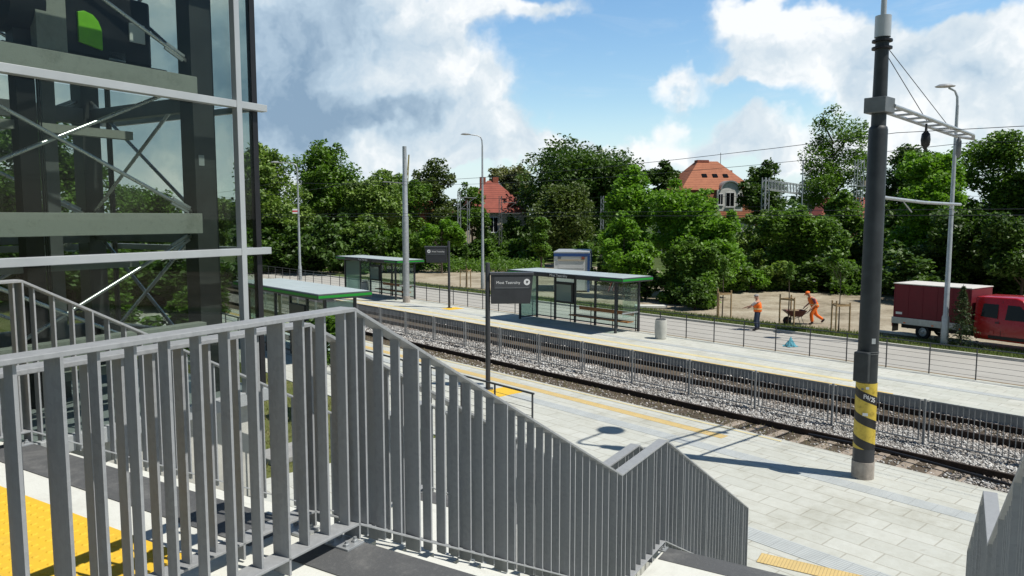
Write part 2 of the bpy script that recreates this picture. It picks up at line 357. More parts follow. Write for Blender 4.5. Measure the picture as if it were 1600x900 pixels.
M['sand'] = ground_mat('sand', [(0.36, (0.16, 0.135, 0.09)), (0.48, (0.33, 0.285, 0.21)), (0.62, (0.45, 0.41, 0.315))], 0.3, 3.2, 1.0)
M['meadow'] = ground_mat('meadow', [(0.3, (0.03, 0.055, 0.015)), (0.7, (0.10, 0.13, 0.04))], 0.2, 5, 0.8)
M['lawn'] = ground_mat('lawn', [(0.3, (0.075, 0.10, 0.025)), (0.5, (0.13, 0.15, 0.045)), (0.75, (0.27, 0.235, 0.12))], 0.7, 9, 0.8)
M['verge'] = ground_mat('verge', [(0.3, (0.05, 0.09, 0.02)), (0.7, (0.14, 0.18, 0.06))], 0.7, 9, 0.8)
M['blade'] = leafmat('blade', (0.06, 0.11, 0.02), (0.22, 0.24, 0.08), 0.3)
M['dry_blade'] = leafmat('dry_blade', (0.10, 0.11, 0.03), (0.34, 0.29, 0.14), 0.3)
M['ballast'] = ballast_mat('ballast')
M['stone'] = stone_mat('stone')
M['rust'] = mat('rust', (0.042, 0.029, 0.022), 0.75, 0.2, 0.35, 6.0)
M['rail_top'] = mat('rail_top', (0.16, 0.13, 0.11), 0.4, 0.6, 0.25, 6.0)
M['sleeper'] = mat('sleeper', (0.30, 0.25, 0.20), 0.9, 0, 0.25, 5, 0.4)
M['glass_tower'] = glass('glass_tower', (0.79, 0.825, 0.80), 0.45)
M['glass_clear'] = glass('glass_clear', (0.84, 0.92, 0.89), 1.0, 0.03)
M['glass_green'] = glass('glass_green', (0.62, 0.80, 0.74), 1.0, 0.35)
M['glass_dark'] = mat('glass_dark', (0.006, 0.007, 0.008), 0.1, 0, 0.0, spec=0.3)
M['roof_panel'] = mat('roof_panel', (0.45, 0.51, 0.51), 0.35, 0, 0.05, 2.0)
M['green'] = mat('green', (0.015, 0.25, 0.03), 0.4, 0, 0.05)
M['green_bright'] = mat('green_bright', (0.22, 0.62, 0.02), 0.5, 0, 0.1)
M['wood'] = mat('wood', (0.42, 0.175, 0.06), 0.55, 0, 0.25, 6.0)
M['stake'] = mat('stake', (0.36, 0.25, 0.13), 0.85, 0, 0.3, 8.0)
M['white'] = mat('white', (0.74, 0.75, 0.75), 0.55, 0, 0.05)
M['white_plain'] = mat('white_plain', (0.80, 0.80, 0.80), 0.6, 0, 0.0)
M['blue'] = mat('blue', (0.03, 0.09, 0.28), 0.5, 0, 0.15)
M['sheet_blue'] = mat('sheet_blue', (0.09, 0.32, 0.40), 0.6, 0, 0.25, 6)
M['truck_red'] = mat('truck_red', (0.40, 0.008, 0.010), 0.28, 0, 0.06, 2, coat=0.5)
M['tarp_red'] = mat('tarp_red', (0.14, 0.009, 0.018), 0.6, 0, 0.12, 3)
M['tarp_top'] = mat('tarp_top', (0.62, 0.60, 0.55), 0.6, 0, 0.1, 3)
M['tyre'] = mat('tyre', (0.018, 0.018, 0.018), 0.85, 0, 0.2)
M['orange'] = mat('orange', (0.92, 0.17, 0.015), 0.65, 0, 0.12, 14)
M['reflect'] = mat('reflect', (0.72, 0.50, 0.22), 0.5, 0, 0.1)
M['jeans'] = mat('jeans', (0.022, 0.034, 0.065), 0.85, 0, 0.25, 12)
M['boot'] = mat('boot', (0.018, 0.016, 0.016), 0.7, 0, 0.2)
M['skin'] = mat('skin', (0.46, 0.25, 0.17), 0.55, 0, 0.08, 12)
M['grey_hair'] = mat('grey_hair', (0.30, 0.29, 0.28), 0.8, 0, 0.2, 30)
M['shirt_grey'] = mat('shirt_grey', (0.40, 0.36, 0.36), 0.8, 0, 0.15, 12)
M['shirt_plum'] = mat('shirt_plum', (0.24, 0.08, 0.11), 0.8, 0, 0.15, 12)
M['barrow'] = mat('barrow', (0.10, 0.028, 0.025), 0.55, 0.1, 0.3, 8)
M['bark'] = mat('bark', (0.085, 0.066, 0.05), 0.95, 0, 0.35, 5, 0.6)
M['tile_orange'] = tile_mat('tile_orange', (0.24, 0.075, 0.036), (0.42, 0.155, 0.075))
M['tile_red'] = tile_mat('tile_red', (0.19, 0.042, 0.028), (0.32, 0.08, 0.052))
M['brick'] = mat('brick', (0.30, 0.095, 0.06), 0.9, 0, 0.3, 5)
M['cream'] = mat('cream', (0.52, 0.46, 0.36), 0.9, 0, 0.14, 1.2)
M['plaster'] = mat('plaster', (0.60, 0.60, 0.57), 0.9, 0, 0.1, 1.2)
M['wall_grey'] = mat('wall_grey', (0.16, 0.165, 0.175), 0.9, 0, 0.4, 0.8)
M['crane'] = mat('crane', (0.50, 0.42, 0.20), 0.7, 0, 0.1)
M['sign_red'] = mat('sign_red', (0.62, 0.03, 0.05), 0.5, 0, 0.0)
L = {
 'acacia': leafmat('leaf_acacia', (0.055, 0.115, 0.018), (0.29, 0.41, 0.105), 0.3),
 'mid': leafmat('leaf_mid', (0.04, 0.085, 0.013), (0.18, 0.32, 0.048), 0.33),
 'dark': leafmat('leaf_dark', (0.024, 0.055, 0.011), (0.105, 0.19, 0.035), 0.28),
 'bright': leafmat('leaf_bright', (0.06, 0.14, 0.014), (0.24, 0.44, 0.05), 0.4),
 'olive': leafmat('leaf_olive', (0.045, 0.078, 0.018), (0.14, 0.19, 0.05), 0.3),
 'pale': leafmat('leaf_pale', (0.14, 0.16, 0.075), (0.32, 0.33, 0.19), 0.35),
 'weed': leafmat('leaf_weed', (0.05, 0.11, 0.015), (0.14, 0.25, 0.035), 0.4),
 'spruce': leafmat('leaf_spruce', (0.025, 0.05, 0.018), (0.085, 0.125, 0.04), 0.15),
}

# ------------------------------------------------------------------ mesh builder
class MB:
    def __init__(s): s.v = []; s.f = []; s.mi = []
    def add(s, vs, fs, mi=0):
        o = len(s.v); s.v += [tuple(p) for p in vs]
        for f in fs: s.f.append(tuple(i + o for i in f)); s.mi.append(mi)
        return s
    def box(s, x0, x1, y0, y1, z0, z1, mi=0, mtx=None):
        vs = [Vector((x, y, z)) for z in (z0, z1) for (x, y) in ((x0, y0), (x1, y0), (x1, y1), (x0, y1))]
        if mtx is not None: vs = [mtx @ p for p in vs]
        return s.add(vs, [(3, 2, 1, 0), (4, 5, 6, 7), (0, 1, 5, 4), (1, 2, 6, 5), (2, 3, 7, 6), (3, 0, 4, 7)], mi)
    def cbox(s, c, size, mi=0, mtx=None):
        c = Vector(c); h = Vector(size) / 2
        if mtx is None: return s.box(c.x - h.x, c.x + h.x, c.y - h.y, c.y + h.y, c.z - h.z, c.z + h.z, mi)
        return s.box(-h.x, h.x, -h.y, h.y, -h.z, h.z, mi, Matrix.Translation(c) @ mtx.to_4x4())
    def bar(s, a, b, w, h, mi=0, up=(0, 0, 1)):
        a = Vector(a); b = Vector(b); d = (b - a); l = d.length; d.normalize()
        up = Vector(up)
        x = d.cross(up)
        if x.length < 1e-4: x = d.cross(Vector((1, 0, 0)))
        x.normalize(); z = x.cross(d).normalized()
        vs = []
        for p in (a, b):
            for (i, j) in ((-1, -1), (1, -1), (1, 1), (-1, 1)): vs.append(p + x * (w / 2 * i) + z * (h / 2 * j))
        return s.add(vs, [(0, 1, 2, 3), (7, 6, 5, 4), (0, 4, 5, 1), (1, 5, 6, 2), (2, 6, 7, 3), (3, 7, 4, 0)], mi)
    def tube(s, pts, rad, n=8, mi=0, caps=True):
        pts = [Vector(p) for p in pts]
        if not hasattr(rad, '__len__'): rad = [rad] * len(pts)
        rings = []; prev = None
        for i, p in enumerate(pts):
            d = (pts[min(i + 1, len(pts) - 1)] - pts[max(i - 1, 0)])
            if d.length < 1e-9: d = Vector((0, 0, 1))
            d.normalize()
            ref = prev if prev is not None else (Vector((1, 0, 0)) if abs(d.x) < 0.9 else Vector((0, 1, 0)))
            x = ref - d * ref.dot(d)
            if x.length < 1e-5: x = d.orthogonal()
            x.normalize(); prev = x; y = d.cross(x)
            rings.append([p + (x * math.cos(2 * math.pi * k / n) + y * math.sin(2 * math.pi * k / n)) * rad[i] for k in range(n)])
        vs = [q for r in rings for q in r]; fs = []
        for i in range(len(pts) - 1):
            for k in range(n):
                k2 = (k + 1) % n; fs.append((i * n + k, i * n + k2, (i + 1) * n + k2, (i + 1) * n + k))
        if caps:
            fs.append(tuple(range(n - 1, -1, -1))); o = (len(pts) - 1) * n; fs.append(tuple(o + k for k in range(n)))
        return s.add(vs, fs, mi)
    def lathe(s, prof, n=24, mi=0, c=(0, 0, 0), caps=True):
        c = Vector(c)
        vs = [c + Vector((r * math.cos(2 * math.pi * k / n), r * math.sin(2 * math.pi * k / n), z)) for (r, z) in prof for k in range(n)]
        fs = []
        for i in range(len(prof) - 1):
            for k in range(n):
                k2 = (k + 1) % n; fs.append((i * n + k, i * n + k2, (i + 1) * n + k2, (i + 1) * n + k))
        if caps:
            fs.append(tuple(range(n - 1, -1, -1))); o = (len(prof) - 1) * n; fs.append(tuple(o + k for k in range(n)))
        return s.add(vs, fs, mi)
    def prism(s, poly, h0, h1, axis='z', mi=0):
        def P(a, b, h):
            return {'z': (a, b, h), 'x': (h, a, b), 'y': (a, h, b)}[axis]
        n = len(poly)
        vs = [P(a, b, h0) for a, b in poly] + [P(a, b, h1) for a, b in poly]
        fs = [tuple(range(n - 1, -1, -1)), tuple(range(n, 2 * n))] + [(i, (i + 1) % n, n + (i + 1) % n, n + i) for i in range(n)]
        return s.add(vs, fs, mi)
    def mesh(s, name, mats, smooth=False, bevel=0.0):
        me = bpy.data.meshes.new(name); me.from_pydata(s.v, [], s.f)
        if not isinstance(mats, (list, tuple)): mats = [mats]
        for m in mats: me.materials.append(m)
        if any(s.mi): me.polygons.foreach_set('material_index', s.mi)
        import bmesh
        bm = bmesh.new(); bm.from_mesh(me)
        bmesh.ops.recalc_face_normals(bm, faces=bm.faces)
        if bevel > 0:
            es = [e for e in bm.edges if len(e.link_faces) == 2 and e.calc_face_angle(0) > 0.6]
            bmesh.ops.bevel(bm, geom=es, offset=bevel, segments=2, affect='EDGES', profile=0.5, clamp_overlap=True)
        bm.to_mesh(me); bm.free()
        if smooth:
            me.polygons.foreach_set('use_smooth', [True] * len(me.polygons))
            me.set_sharp_from_angle(angle=R(40))
        me.update(); return me
    def build(s, name, mats, parent=None, smooth=False, bevel=0.0, label=None):
        return link(name, s.mesh(name, mats, smooth, bevel), parent, label)
def link(name, me, parent=None, label=None, loc=None, rot=None):
    o = bpy.data.objects.new(name, me); COL.objects.link(o)
    if parent is not None: o.parent = parent
    if label: o['label'] = label
    if loc is not None: o.location = loc
    if rot is not None: o.rotation_euler = rot
    return o
def thing(name, label, cat, loc=(0, 0, 0), rz=0.0, group=None):
    o = bpy.data.objects.new(name, None); COL.objects.link(o); o.empty_display_size = 0.2
    o.location = loc; o.rotation_euler = (0, 0, rz); o['label'] = label; o['category'] = cat
    if group: o['group'] = group
    return o
def tag(o, label, cat, group=None):
    o['label'] = label; o['category'] = cat
    if group: o['group'] = group
    return o
def struct(o): o['kind'] = 'structure'; return o
def stuff(o, label, cat): o['kind'] = 'stuff'; o['label'] = label; o['category'] = cat; return o
def place(o, loc, rz=0.0): o.location = loc; o.rotation_euler = (0, 0, rz); return o
def dup(root, loc=None, rz=None, label=None, group=None):
    def cp(o, par):
        c = o.copy(); COL.objects.link(c)
        if par is not None: c.parent = par
        for ch in [x for x in KIDS.get(o.name, [])]:
            cp(ch, c)
        return c
    KIDS = {}
    for o in root.children_recursive: KIDS.setdefault(o.parent.name, []).append(o)
    c = cp(root, None)
    if loc is not None: c.location = loc
    if rz is not None: c.rotation_euler = (0, 0, rz)
    if label: c['label'] = label
    if group: c['group'] = group
    return c
def text(name, body, size, m, parent, loc, rot, depth=0.003, align='LEFT'):
    cu = bpy.data.curves.new(name, 'FONT'); cu.body = body; cu.size = size; cu.extrude = depth; cu.align_x = align
    tmp = bpy.data.objects.new(name, cu); COL.objects.link(tmp)
    bpy.context.view_layer.update()
    me = bpy.data.meshes.new_from_object(tmp.evaluated_get(bpy.context.evaluated_depsgraph_get()))
    bpy.data.objects.remove(tmp); bpy.data.curves.remove(cu)
    me.materials.clear(); me.materials.append(m)
    return link(name, me, parent, None, loc, rot)
def fast_mesh(name, verts, nside, m):
    verts = np.asarray(verts, dtype=np.float32).reshape(-1, 3); nv = len(verts); nf = nv // nside
    me = bpy.data.meshes.new(name); me.vertices.add(nv); me.vertices.foreach_set('co', verts.ravel())
    me.loops.add(nv); me.loops.foreach_set('vertex_index', np.arange(nv, dtype=np.int32))
    me.polygons.add(nf); me.polygons.foreach_set('loop_start', np.arange(0, nv, nside, dtype=np.int32))
    me.materials.append(m); me.update(calc_edges=True); return me

# ================================================================== THE SETTING
def sheet(name, m, s0, s1, t0, t1, z0, z1):
    mb = MB().box(t0, t1, s0, s1, z0, z1)
    return struct(place(mb.build(name, m), (0, 0, 0), PHI))
g = MB().box(-2500, 2500, -2500, 2500, -0.9, -0.6); struct(g.build('ground', M['meadow']))
sheet('track_bed', M['ballast'], -40, 260, 16.6, 23.7, -0.58, -0.385)
sheet('track_soil', M['track_soil'], -40, 260, 21.62, 22.84, -0.58, -0.335)
sheet('track_soil', M['track_soil'], 5.6, 260, 17.26, 18.52, -0.58, -0.335)
sheet('near_platform', M['pave'], -30, 14.6, -12, 16.7, -0.58, 0.0)
# strip of paving that runs on past the lawn
sheet('near_platform', M['pave'], 14.6, 90, 10.6, 16.7, -0.58, 0.0)
sheet('lawn', M['lawn'], 14.6, 120, -60, 10.6, -0.58, -0.03)
sheet('far_platform', M['pave_far'], -40, 90, 23.6, 27.85, -0.58, 0.0)
sheet('planting_strip', M['soil'], -40, 120, 27.85, 28.55, -0.58, -0.1)
sheet('road', M['road'], -60, 260, 28.55, 33.35, -0.58, -0.13)
sheet('kerb', M['kerb'], -60, 260, 33.35, 33.50, -0.58, -0.02)
sheet('verge', M['verge'], -60, 260, 33.50, 35.4, -0.58, -0.05)
sheet('dirt_lot', M['sand'], -60, 86, 35.4, 62, -0.58, -0.07)
sheet('meadow', M['meadow'], -120, 500, 62, 700, -0.58, -0.09)
sheet('meadow', M['meadow'], 86, 500, 35.4, 62, -0.58, -0.09)
# painted and ribbed guidance strips
sheet('tactile_strip', M['yellow_strip'], 9.9, 60, 15.66, 15.98, 0.001, 0.005)
sheet('edge_line', M['yellow_pale'], 8.8, 60, 16.50, 16.58, 0.001, 0.005)
sheet('tactile_strip', M['yellow_pale'], 10.6, 70, 24.38, 24.68, 0.001, 0.005)
sheet('edge_line', M['yellow_edge'], 9.0, 90, 23.61, 23.71, 0.001, 0.005)
sheet('guide_strip', M['rib_grey'], -5, 60, 14.62, 15.04, 0.001, 0.005)
sheet('guide_strip', M['rib_grey'], 0, 8.5, 10.98, 11.45, 0.001, 0.006)
sheet('guide_strip', M['rib_grey'], 3, 70, 25.6, 25.95, 0.001, 0.005)
# platform edge wall cap on the far platform
sheet('platform_edge', M['concrete_grey'], -40, 90, 23.52, 23.598, -0.58, -0.015)

# ballast stones
rng = np.random.default_rng(4)
def stones(name, regs, label):
    P = []; SZ = []
    for (s0, s1, t0, t1, dens, z, sz) in regs:
        n = int((s1 - s0) * (t1 - t0) * dens)
        P.append(np.c_[rng.uniform(t0, t1, n), rng.uniform(s0, s1, n), z + rng.uniform(-0.025, 0.03, n)]); SZ.append(np.full(n, sz) * rng.uniform(0.6, 1.5, n))
    P = np.vstack(P); SZ = np.hstack(SZ); n = len(P)
    base = np.array([[1, 0, 0], [0, 1, 0], [-1, 0, 0], [0, -1, 0], [0, 0, 1], [0, 0, -1]], float)
    v = base[None] * (1 + rng.uniform(-0.35, 0.35, (n, 6, 3))) + rng.uniform(-0.25, 0.25, (n, 6, 3))
    v[:, :, 2] *= 0.7
    a = rng.uniform(0, 6.28, n); ca, sa = np.cos(a), np.sin(a)
    x = v[:, :, 0] * ca[:, None] - v[:, :, 1] * sa[:, None]; y = v[:, :, 0] * sa[:, None] + v[:, :, 1] * ca[:, None]
    v[:, :, 0] = x; v[:, :, 1] = y
    v = v * SZ[:, None, None] + P[:, None, :]
    tri = np.array([[0, 1, 4], [1, 2, 4], [2, 3, 4], [3, 0, 4], [1, 0, 5], [2, 1, 5], [3, 2, 5], [0, 3, 5]])
    idx = (np.arange(n)[:, None, None] * 6 + tri[None]).reshape(-1, 3).astype(np.int32)
    me = bpy.data.meshes.new(name); me.vertices.add(n * 6); me.vertices.foreach_set('co', v.reshape(-1).astype(np.float32))
    me.loops.add(len(idx) * 3); me.loops.foreach_set('vertex_index', idx.ravel())
    me.polygons.add(len(idx)); me.polygons.foreach_set('loop_start', np.arange(0, len(idx) * 3, 3, dtype=np.int32))
    me.materials.append(M['stone']); me.update(calc_edges=True)
    o = link(name, me); place(o, (0, 0, 0), PHI)
    return stuff(o, label, 'gravel')
stones('ballast_stones', [(0, 9, 18.75, 21.4, 850, -0.352, 0.032), (9, 18, 18.75, 21.4, 560, -0.352, 0.035), (18, 36, 18.75, 21.4, 260, -0.352, 0.045),
                          (0, 14, 23.02, 23.5, 500, -0.33, 0.035), (14, 36, 23.02, 23.5, 220, -0.33, 0.045), (0, 16, 21.65, 22.8, 60, -0.325, 0.03), (0, 7, 22.2, 22.8, 200, -0.33, 0.03),
                          (0, 7.2, 16.72, 17.15, 420, -0.30, 0.034), (0, 5.2, 17.25, 18.5, 420, -0.31, 0.034), (5.2, 26, 17.25, 18.5, 110, -0.352, 0.034)],
       'light grey crushed stone ballast lying between the tram rails')

def blades(name, regs, m, label, cat='grass', frame='S'):
    V = []
    for (s0, s1, t0, t1, n, z, h) in regs:
        x = rng.uniform(t0, t1, n); y = rng.uniform(s0, s1, n); a = rng.uniform(0, 6.28, n); hh = h * rng.uniform(0.4, 1.3, n)
        w = hh * 0.09 + 0.004; lx = rng.normal(0, 0.35, n) * hh; ly = rng.normal(0, 0.35, n) * hh
        p0 = np.c_[x - np.cos(a) * w, y - np.sin(a) * w, np.full(n, z)]; p1 = np.c_[x + np.cos(a) * w, y + np.sin(a) * w, np.full(n, z)]
        p2 = np.c_[x + lx, y + ly, z + hh]
        V.append(np.stack([p0, p1, p2], 1))
    o = link(name, fast_mesh(name, np.vstack(V), 3, m)); place(o, (0, 0, 0), PHI)
    return stuff(o, label, cat)
blades('track_weeds', [(8, 34, 17.3, 18.45, 5200, -0.36, 0.09), (8, 40, 16.72, 17.1, 3000, -0.36, 0.16), (4, 8, 17.3, 18.4, 300, -0.36, 0.08), (2, 40, 21.7, 22.7, 3000, -0.36, 0.07)], M['dry_blade'],
       'dry weeds growing between the rails and the platform edge', 'weeds')
blades('verge_grass', [(3, 60, 33.55, 35.3, 16000, -0.05, 0.13), (3, 30, 33.55, 35.6, 7000, -0.05, 0.14)], M['blade'], 'short green grass on the strip beside the road')
blades('lawn_grass', [(14.7, 30, 3, 10.5, 15000, -0.03, 0.09)], M['dry_blade'], 'patchy dry lawn beyond the staircase')

# rails
def rail(t, s0, s1, label, z=-0.175):
    mb = MB(); h = 0.20
    prof = [(-.075, -h), (.075, -h), (.075, -h + .015), (.012, -h + .03), (.012, -.04), (.036, -.032), (.036, -.004), (.028, 0), (-.028, 0), (-.036, -.004), (-.036, -.032), (-.012, -.04), (-.012, -h + .03), (-.075, -h + .015)]
    mb.prism([(a, b) for a, b in prof], s0, s1, 'y')
    o = mb.build('tram_rail', M['rust']); place(o, S(0, t, z), PHI); return tag(o, label, 'rail', 'tram rails')
rail(17.2, -20, 200, 'rusty rail of the nearer track, half sunk beside the paved platform edge')
rail(18.6, -20, 200, 'dark rusty rail of the nearer track, next to the light gravel')
rail(21.55, -20, 200, 'rusty rail of the farther track, just behind the mesh panel fence')
rail(22.9, -20, 200, 'rusty rail of the farther track, nearest the far platform wall')
sl_mesh = MB().box(-1.15, 1.15, -0.12, 0.12, -0.2, 0.0).mesh('sleeper', M['sleeper'], bevel=0.015)
for i in range(14):
    o = link('sleeper', sl_mesh); place(o, S(2.6 + i * 0.65, 17.95, -0.325 + 0.002 * (i % 3)), PHI)
    tag(o, 'brown sleeper showing through the gravel under the nearer tram track', 'sleeper', 'sleepers of the nearer track')
mb = MB(); pts = []
for i in range(30):
    f = i / 29; s_ = 9.0 - f * 5.6
    pts.append(S(s_, 18.32 - 0.62 * max(0, f - 0.3) ** 1.3, -0.22 + 0.03 * math.sin(f * 5)))
mb.tube(pts, 0.035, 8); tag(mb.build('cable_conduit', M['black'], smooth=True), 'loose black conduit lying along the nearer rail', 'conduit')

# ================================================================== THE STAIRCASE
F0, F1 = 3.75, 1.875
LB, LC, LD = 3.47, 1.223, 3.753
KC = LB + LC; KE = LB + LC + LD
st = thing('staircase', 'pale concrete double staircase with grey nosing strips going down to the platform', 'staircase', ST(0, 0, 0), -STA)
WL, WR = -3.30, 3.06           # outer edges of the two flights
GAP = (-0.36, 0.05)             # stair well between them
def flight(x0, x1, k0, L_, ztop, n):
    mb = MB(); poly = []; rise = (ztop[0] - ztop[1]) / n; tr = L_ / n
    poly.append((k0, ztop[0] - rise))
    for i in range(n - 1):
        z = ztop[0] - rise * (i + 1)
        poly += [(k0 + tr * (i + 1), z), (k0 + tr * (i + 1), z - rise)] if i < n - 2 else [(k0 + tr * (i + 1), z)]
    poly.append((k0 + tr * (n - 1), ztop[1] - 0.0)); poly.append((k0 + tr * (n - 1) - 0.45, max(ztop[1] - 0.2, 0)))
    poly.append((k0, ztop[0] - rise - 0.28))
    mb.prism(poly, x0, x1, 'x'); return mb
for (x0, x1) in ((WL, GAP[0]), (GAP[1], WR)):
    flight(x0, x1, 0.0, LB, (F0, F1), 12).build('stair_flight', M['concrete_pale'], st)
    flight(x0, x1, KC, LD, (F1, 0.0), 12).build('stair_flight', M['concrete_pale'], st)
    MB().box(x0, x1, LB * 11 / 12 + 0.002, KC, F1 - 0.24, F1).build('middle_landing', M['concrete_pale'], st, bevel=0.01)
    n_ = MB().box(x0 + (0.03 if x0 < 0 else -0.14), x1 - 0.03, -0.33, -0.004, F0 + 0.001, F0 + 0.006); n_.build('nosing_strip', M['nosing'], st)
    n_ = MB().box(x0 + 0.03, x1 - 0.03, KC - 0.31, KC - 0.004, F1 + 0.001, F1 + 0.006); n_.build('nosing_strip', M['nosing'], st)
MB().box(WL - 0.1, WR + 0.1, -2.3, 0, F0 - 0.35, F0).build('upper_landing', M['concrete_pale'], st)
MB().box(WL - 0.1, WR + 0.1, -8, -2.302, F0 - 0.45, F0 - 0.004).build('unseen_dark_deck', M['deck_dark'], st)  # unseen rear floor, added dark to cut sunlight bouncing onto the balusters
# landing support piers
for x in (-2.4, 2.2):
    MB().box(x - 0.25, x + 0.25, -1.6, -1.1, 0, F0 - 0.35).build('pier', M['concrete'], st)
    MB().box(x - 0.2, x + 0.2, LB + 0.3, LB + 0.8, 0, F1 - 0.24).build('pier', M['concrete'], st)
# yellow blister paving on the left half of the landing
tp = MB().box(WL + 0.05, -0.55, -1.75, -0.57, F0 + 0.001, F0 + 0.012)
for i in range(38):
    for j in range(17):
        x = WL + 0.11 + i * 0.07; y = -1.70 + j * 0.067; n6 = 6; r1, r2 = 0.019, 0.011
        vs = [(x + r * math.cos(k * 1.0472), y + r * math.sin(k * 1.0472), F0 + z) for (r, z) in ((r1, 0.012), (r2, 0.018)) for k in range(6)]
        tp.add(vs, [(k, (k + 1) % 6, 6 + (k + 1) % 6, 6 + k) for k in range(6)] + [tuple(range(6, 12))])
tp.build('tactile_paving', M['yellow'], st)
o = MB().box(0.1, WR - 0.1, KE + 0.42, KE + 0.78, 0.0075, 0.012).build('tactile_strip', M['yellow_strip']); struct(place(o, ST(0, 0), -STA))

# railings
ZT = 4.955; SL = 0.54; Z1 = ZT - SL * LB - 0.028; Z2 = Z1 - SL * LD
def railing(label, r, path, drop=0.0, ztop=(ZT, Z1, Z2), sp=0.136, k0=None):
    """path: list of (k, ztop) along one straight vertical plane"""
    rt = thing('stair_railing', label, 'railing', ST(r, 0, 0), -STA, 'grey flat bar railings of the staircase')
    def zat(k):
        for (a, za), (b, zb) in zip(path, path[1:]):
            if a <= k <= b: return za + (zb - za) * (k - a) / (b - a)
        return path[-1][1]
    def sweep(dz, w, th):
        mb = MB(); vs = []
        for (k, z) in path: vs += [(-w / 2, k, z + dz - th), (w / 2, k, z + dz - th), (w / 2, k, z + dz), (-w / 2, k, z + dz)]
        fs = [(0, 1, 2, 3)]; n = len(path)
        for i in range(n - 1):
            o = i * 4
            for a in range(4): b = (a + 1) % 4; fs.append((o + a, o + b, o + 4 + b, o + 4 + a))
        o = (n - 1) * 4; fs.append((o + 3, o + 2, o + 1, o)); mb.add(vs, fs); return mb
    sweep(0, 0.105, 0.02).build('handrail', M['rail_paint'], rt, bevel=0.003)
    sweep(-1.105 + drop, 0.105, 0.014).build('bottom_rail', M['rail_paint'], rt, bevel=0.003)
    kk = path[0][0]; kend = path[-1][0]; i = 0
    cache = {}
    ks = []
    k = path[0][0] + 0.03
    # rhythm anchored so a wide post stands at k = -0.46
    k = -0.46 - math.floor((-0.46 - path[0][0]) / sp) * sp; i0 = -round((-0.46 - k) / sp)
    while k < kend - 0.03:
        ks.append((k, (i0 % 7) == 0)); k += sp; i0 += 1
    for (kc, _) in path[1:-1]: ks = [q for q in ks if abs(q[0] - kc) > 0.05]
    for (kc, _) in path[1:]: ks.append((min(kc, kend - 0.006), True))
    for (k, wide) in sorted(ks):
        z = zat(k); slope = any(a < k < b and za != zb for (a, za), (b, zb) in zip(path, path[1:]))
        w = 0.105 if wide else 0.06; low = (1.19 if wide else (1.165 if slope else 1.115)) - drop
        key = (wide, slope)
        if key not in cache:
            cache[key] = MB().box(-w / 2, w / 2, -0.006, 0.006, -low, -0.016).mesh('baluster', M['rail_paint'])
        o = link('post' if wide else 'baluster', cache[key], rt); o.location = (0, k, z)
    for (k, z) in path[:-1]:
        f = F0 if z > ZT - 0.3 else F1
        b = MB().box(-0.09, 0.09, k - 0.13, k - 0.01, f + 0.002, f + 0.016).build('base_plate', M['galv'], rt, bevel=0.002)
        for (x, y) in ((-.055, -.1), (.055, -.1), (-.055, -.04), (.055, -.04)):
            MB().lathe([(0.016, f + 0.016), (0.016, f + 0.028), (0.009, f + 0.03), (0.009, f + 0.042)], 6, 0, (x, k + y, 0)).build('bolt', M['galv'], b)
    if label.startswith('grey flat bar railing in front'):
        for i in range(5):
            o = MB().lathe([(0.011, 0), (0.011, 0.006), (0.006, 0.011)], 8).build('bolt', M['white_metal'], rt); o.location = (0.0, LB - 0.006, Z1 - 0.2 - i * 0.2); o.rotation_euler = (R(90), 0, 0)
    return rt
full = [(-4.6, ZT), (0, ZT), (LB, Z1), (KC, Z1), (KE, Z2)]
railing('grey flat bar railing in front, between the camera stairs and the left flight', 0.0, full)
railing('grey flat bar railing just behind the front one, across the narrow stair well', -0.313, [(k, z - 0.10) for (k, z) in full], drop=0.10)
railing('grey flat bar railing farthest left, between the left flight and the glass tower', -3.2, full)
railing('dark grey flat bar railing at the right edge of the picture', 2.93, full)

# ================================================================== THE LIFT TOWER
QT = -3.49                                   # facade plane in the stair frame (x), facing +x
KR = 2.40                                    # its right hand end
TW = 3.3; TD = 2.5                           # width along the stairs, depth
lt = thing('lift_tower', 'glass lift tower with white transoms and steel frame inside, left of the stairs', 'lift tower', ST(QT, KR, 0), -STA)
HT = 10.5
# local frame: x<0 goes into the tower, y from -TW to 0
MB().box(-TD, -0.06, -TW, -0.04, 0, 3.52).build('plinth', M['concrete'], lt, bevel=0.01)
MB().box(-TD - 0.02, 0.06, -TW, 0.02, 3.525, 3.66).build('sill', M['white_metal'], lt, bevel=0.006)
zs = [3.66, 5.065, 6.49, 7.92, 9.35, HT]
for i in range(5):
    a, b = zs[i] + (0.045 if i else 0.0), zs[i + 1] - 0.045
    MB().box(-0.012, 0.0, -TW, -0.27, a, b).build('glass_pane', M['glass_tower'], lt)
    MB().box(-0.012, 0.0, -0.21, -0.012, a, b).build('glass_pane', M['glass_tower'], lt)
    MB().box(-TD, -0.02, -0.012, 0.0, a, b).build('glass_pane', M['glass_tower'], lt)
    MB().box(-TD - 0.012, -TD, -TW, -0.03, a, b).build('glass_pane', M['glass_tower'], lt)
for z in zs[1:]:
    MB().box(-0.02, 0.07, -TW, 0.10, z - 0.034, z + 0.034).build('transom', M['white_metal'], lt, bevel=0.004)
    MB().box(-TD - 0.05, -TD - 0.015, -TW, 0.0, z - 0.034, z + 0.034).build('transom', M['white_metal'], lt)
    MB().box(-TD, -0.03, 0.002, 0.05, z - 0.03, z + 0.03).build('transom', M['white_metal'], lt)
for y in (-0.27, -3.28):
    MB().box(0.0, 0.075, y, y + 0.06, 3.66, HT).build('mullion', M['white_metal'], lt, bevel=0.004)
MB().box(-0.05, 0.004, -0.03, 0.032, 3.66, HT).build('corner_seal', M['black'], lt)
MB().box(-TD - 0.03, -TD + 0.02, -0.03, 0.01, 3.66, HT).build('corner_seal', M['black'], lt)
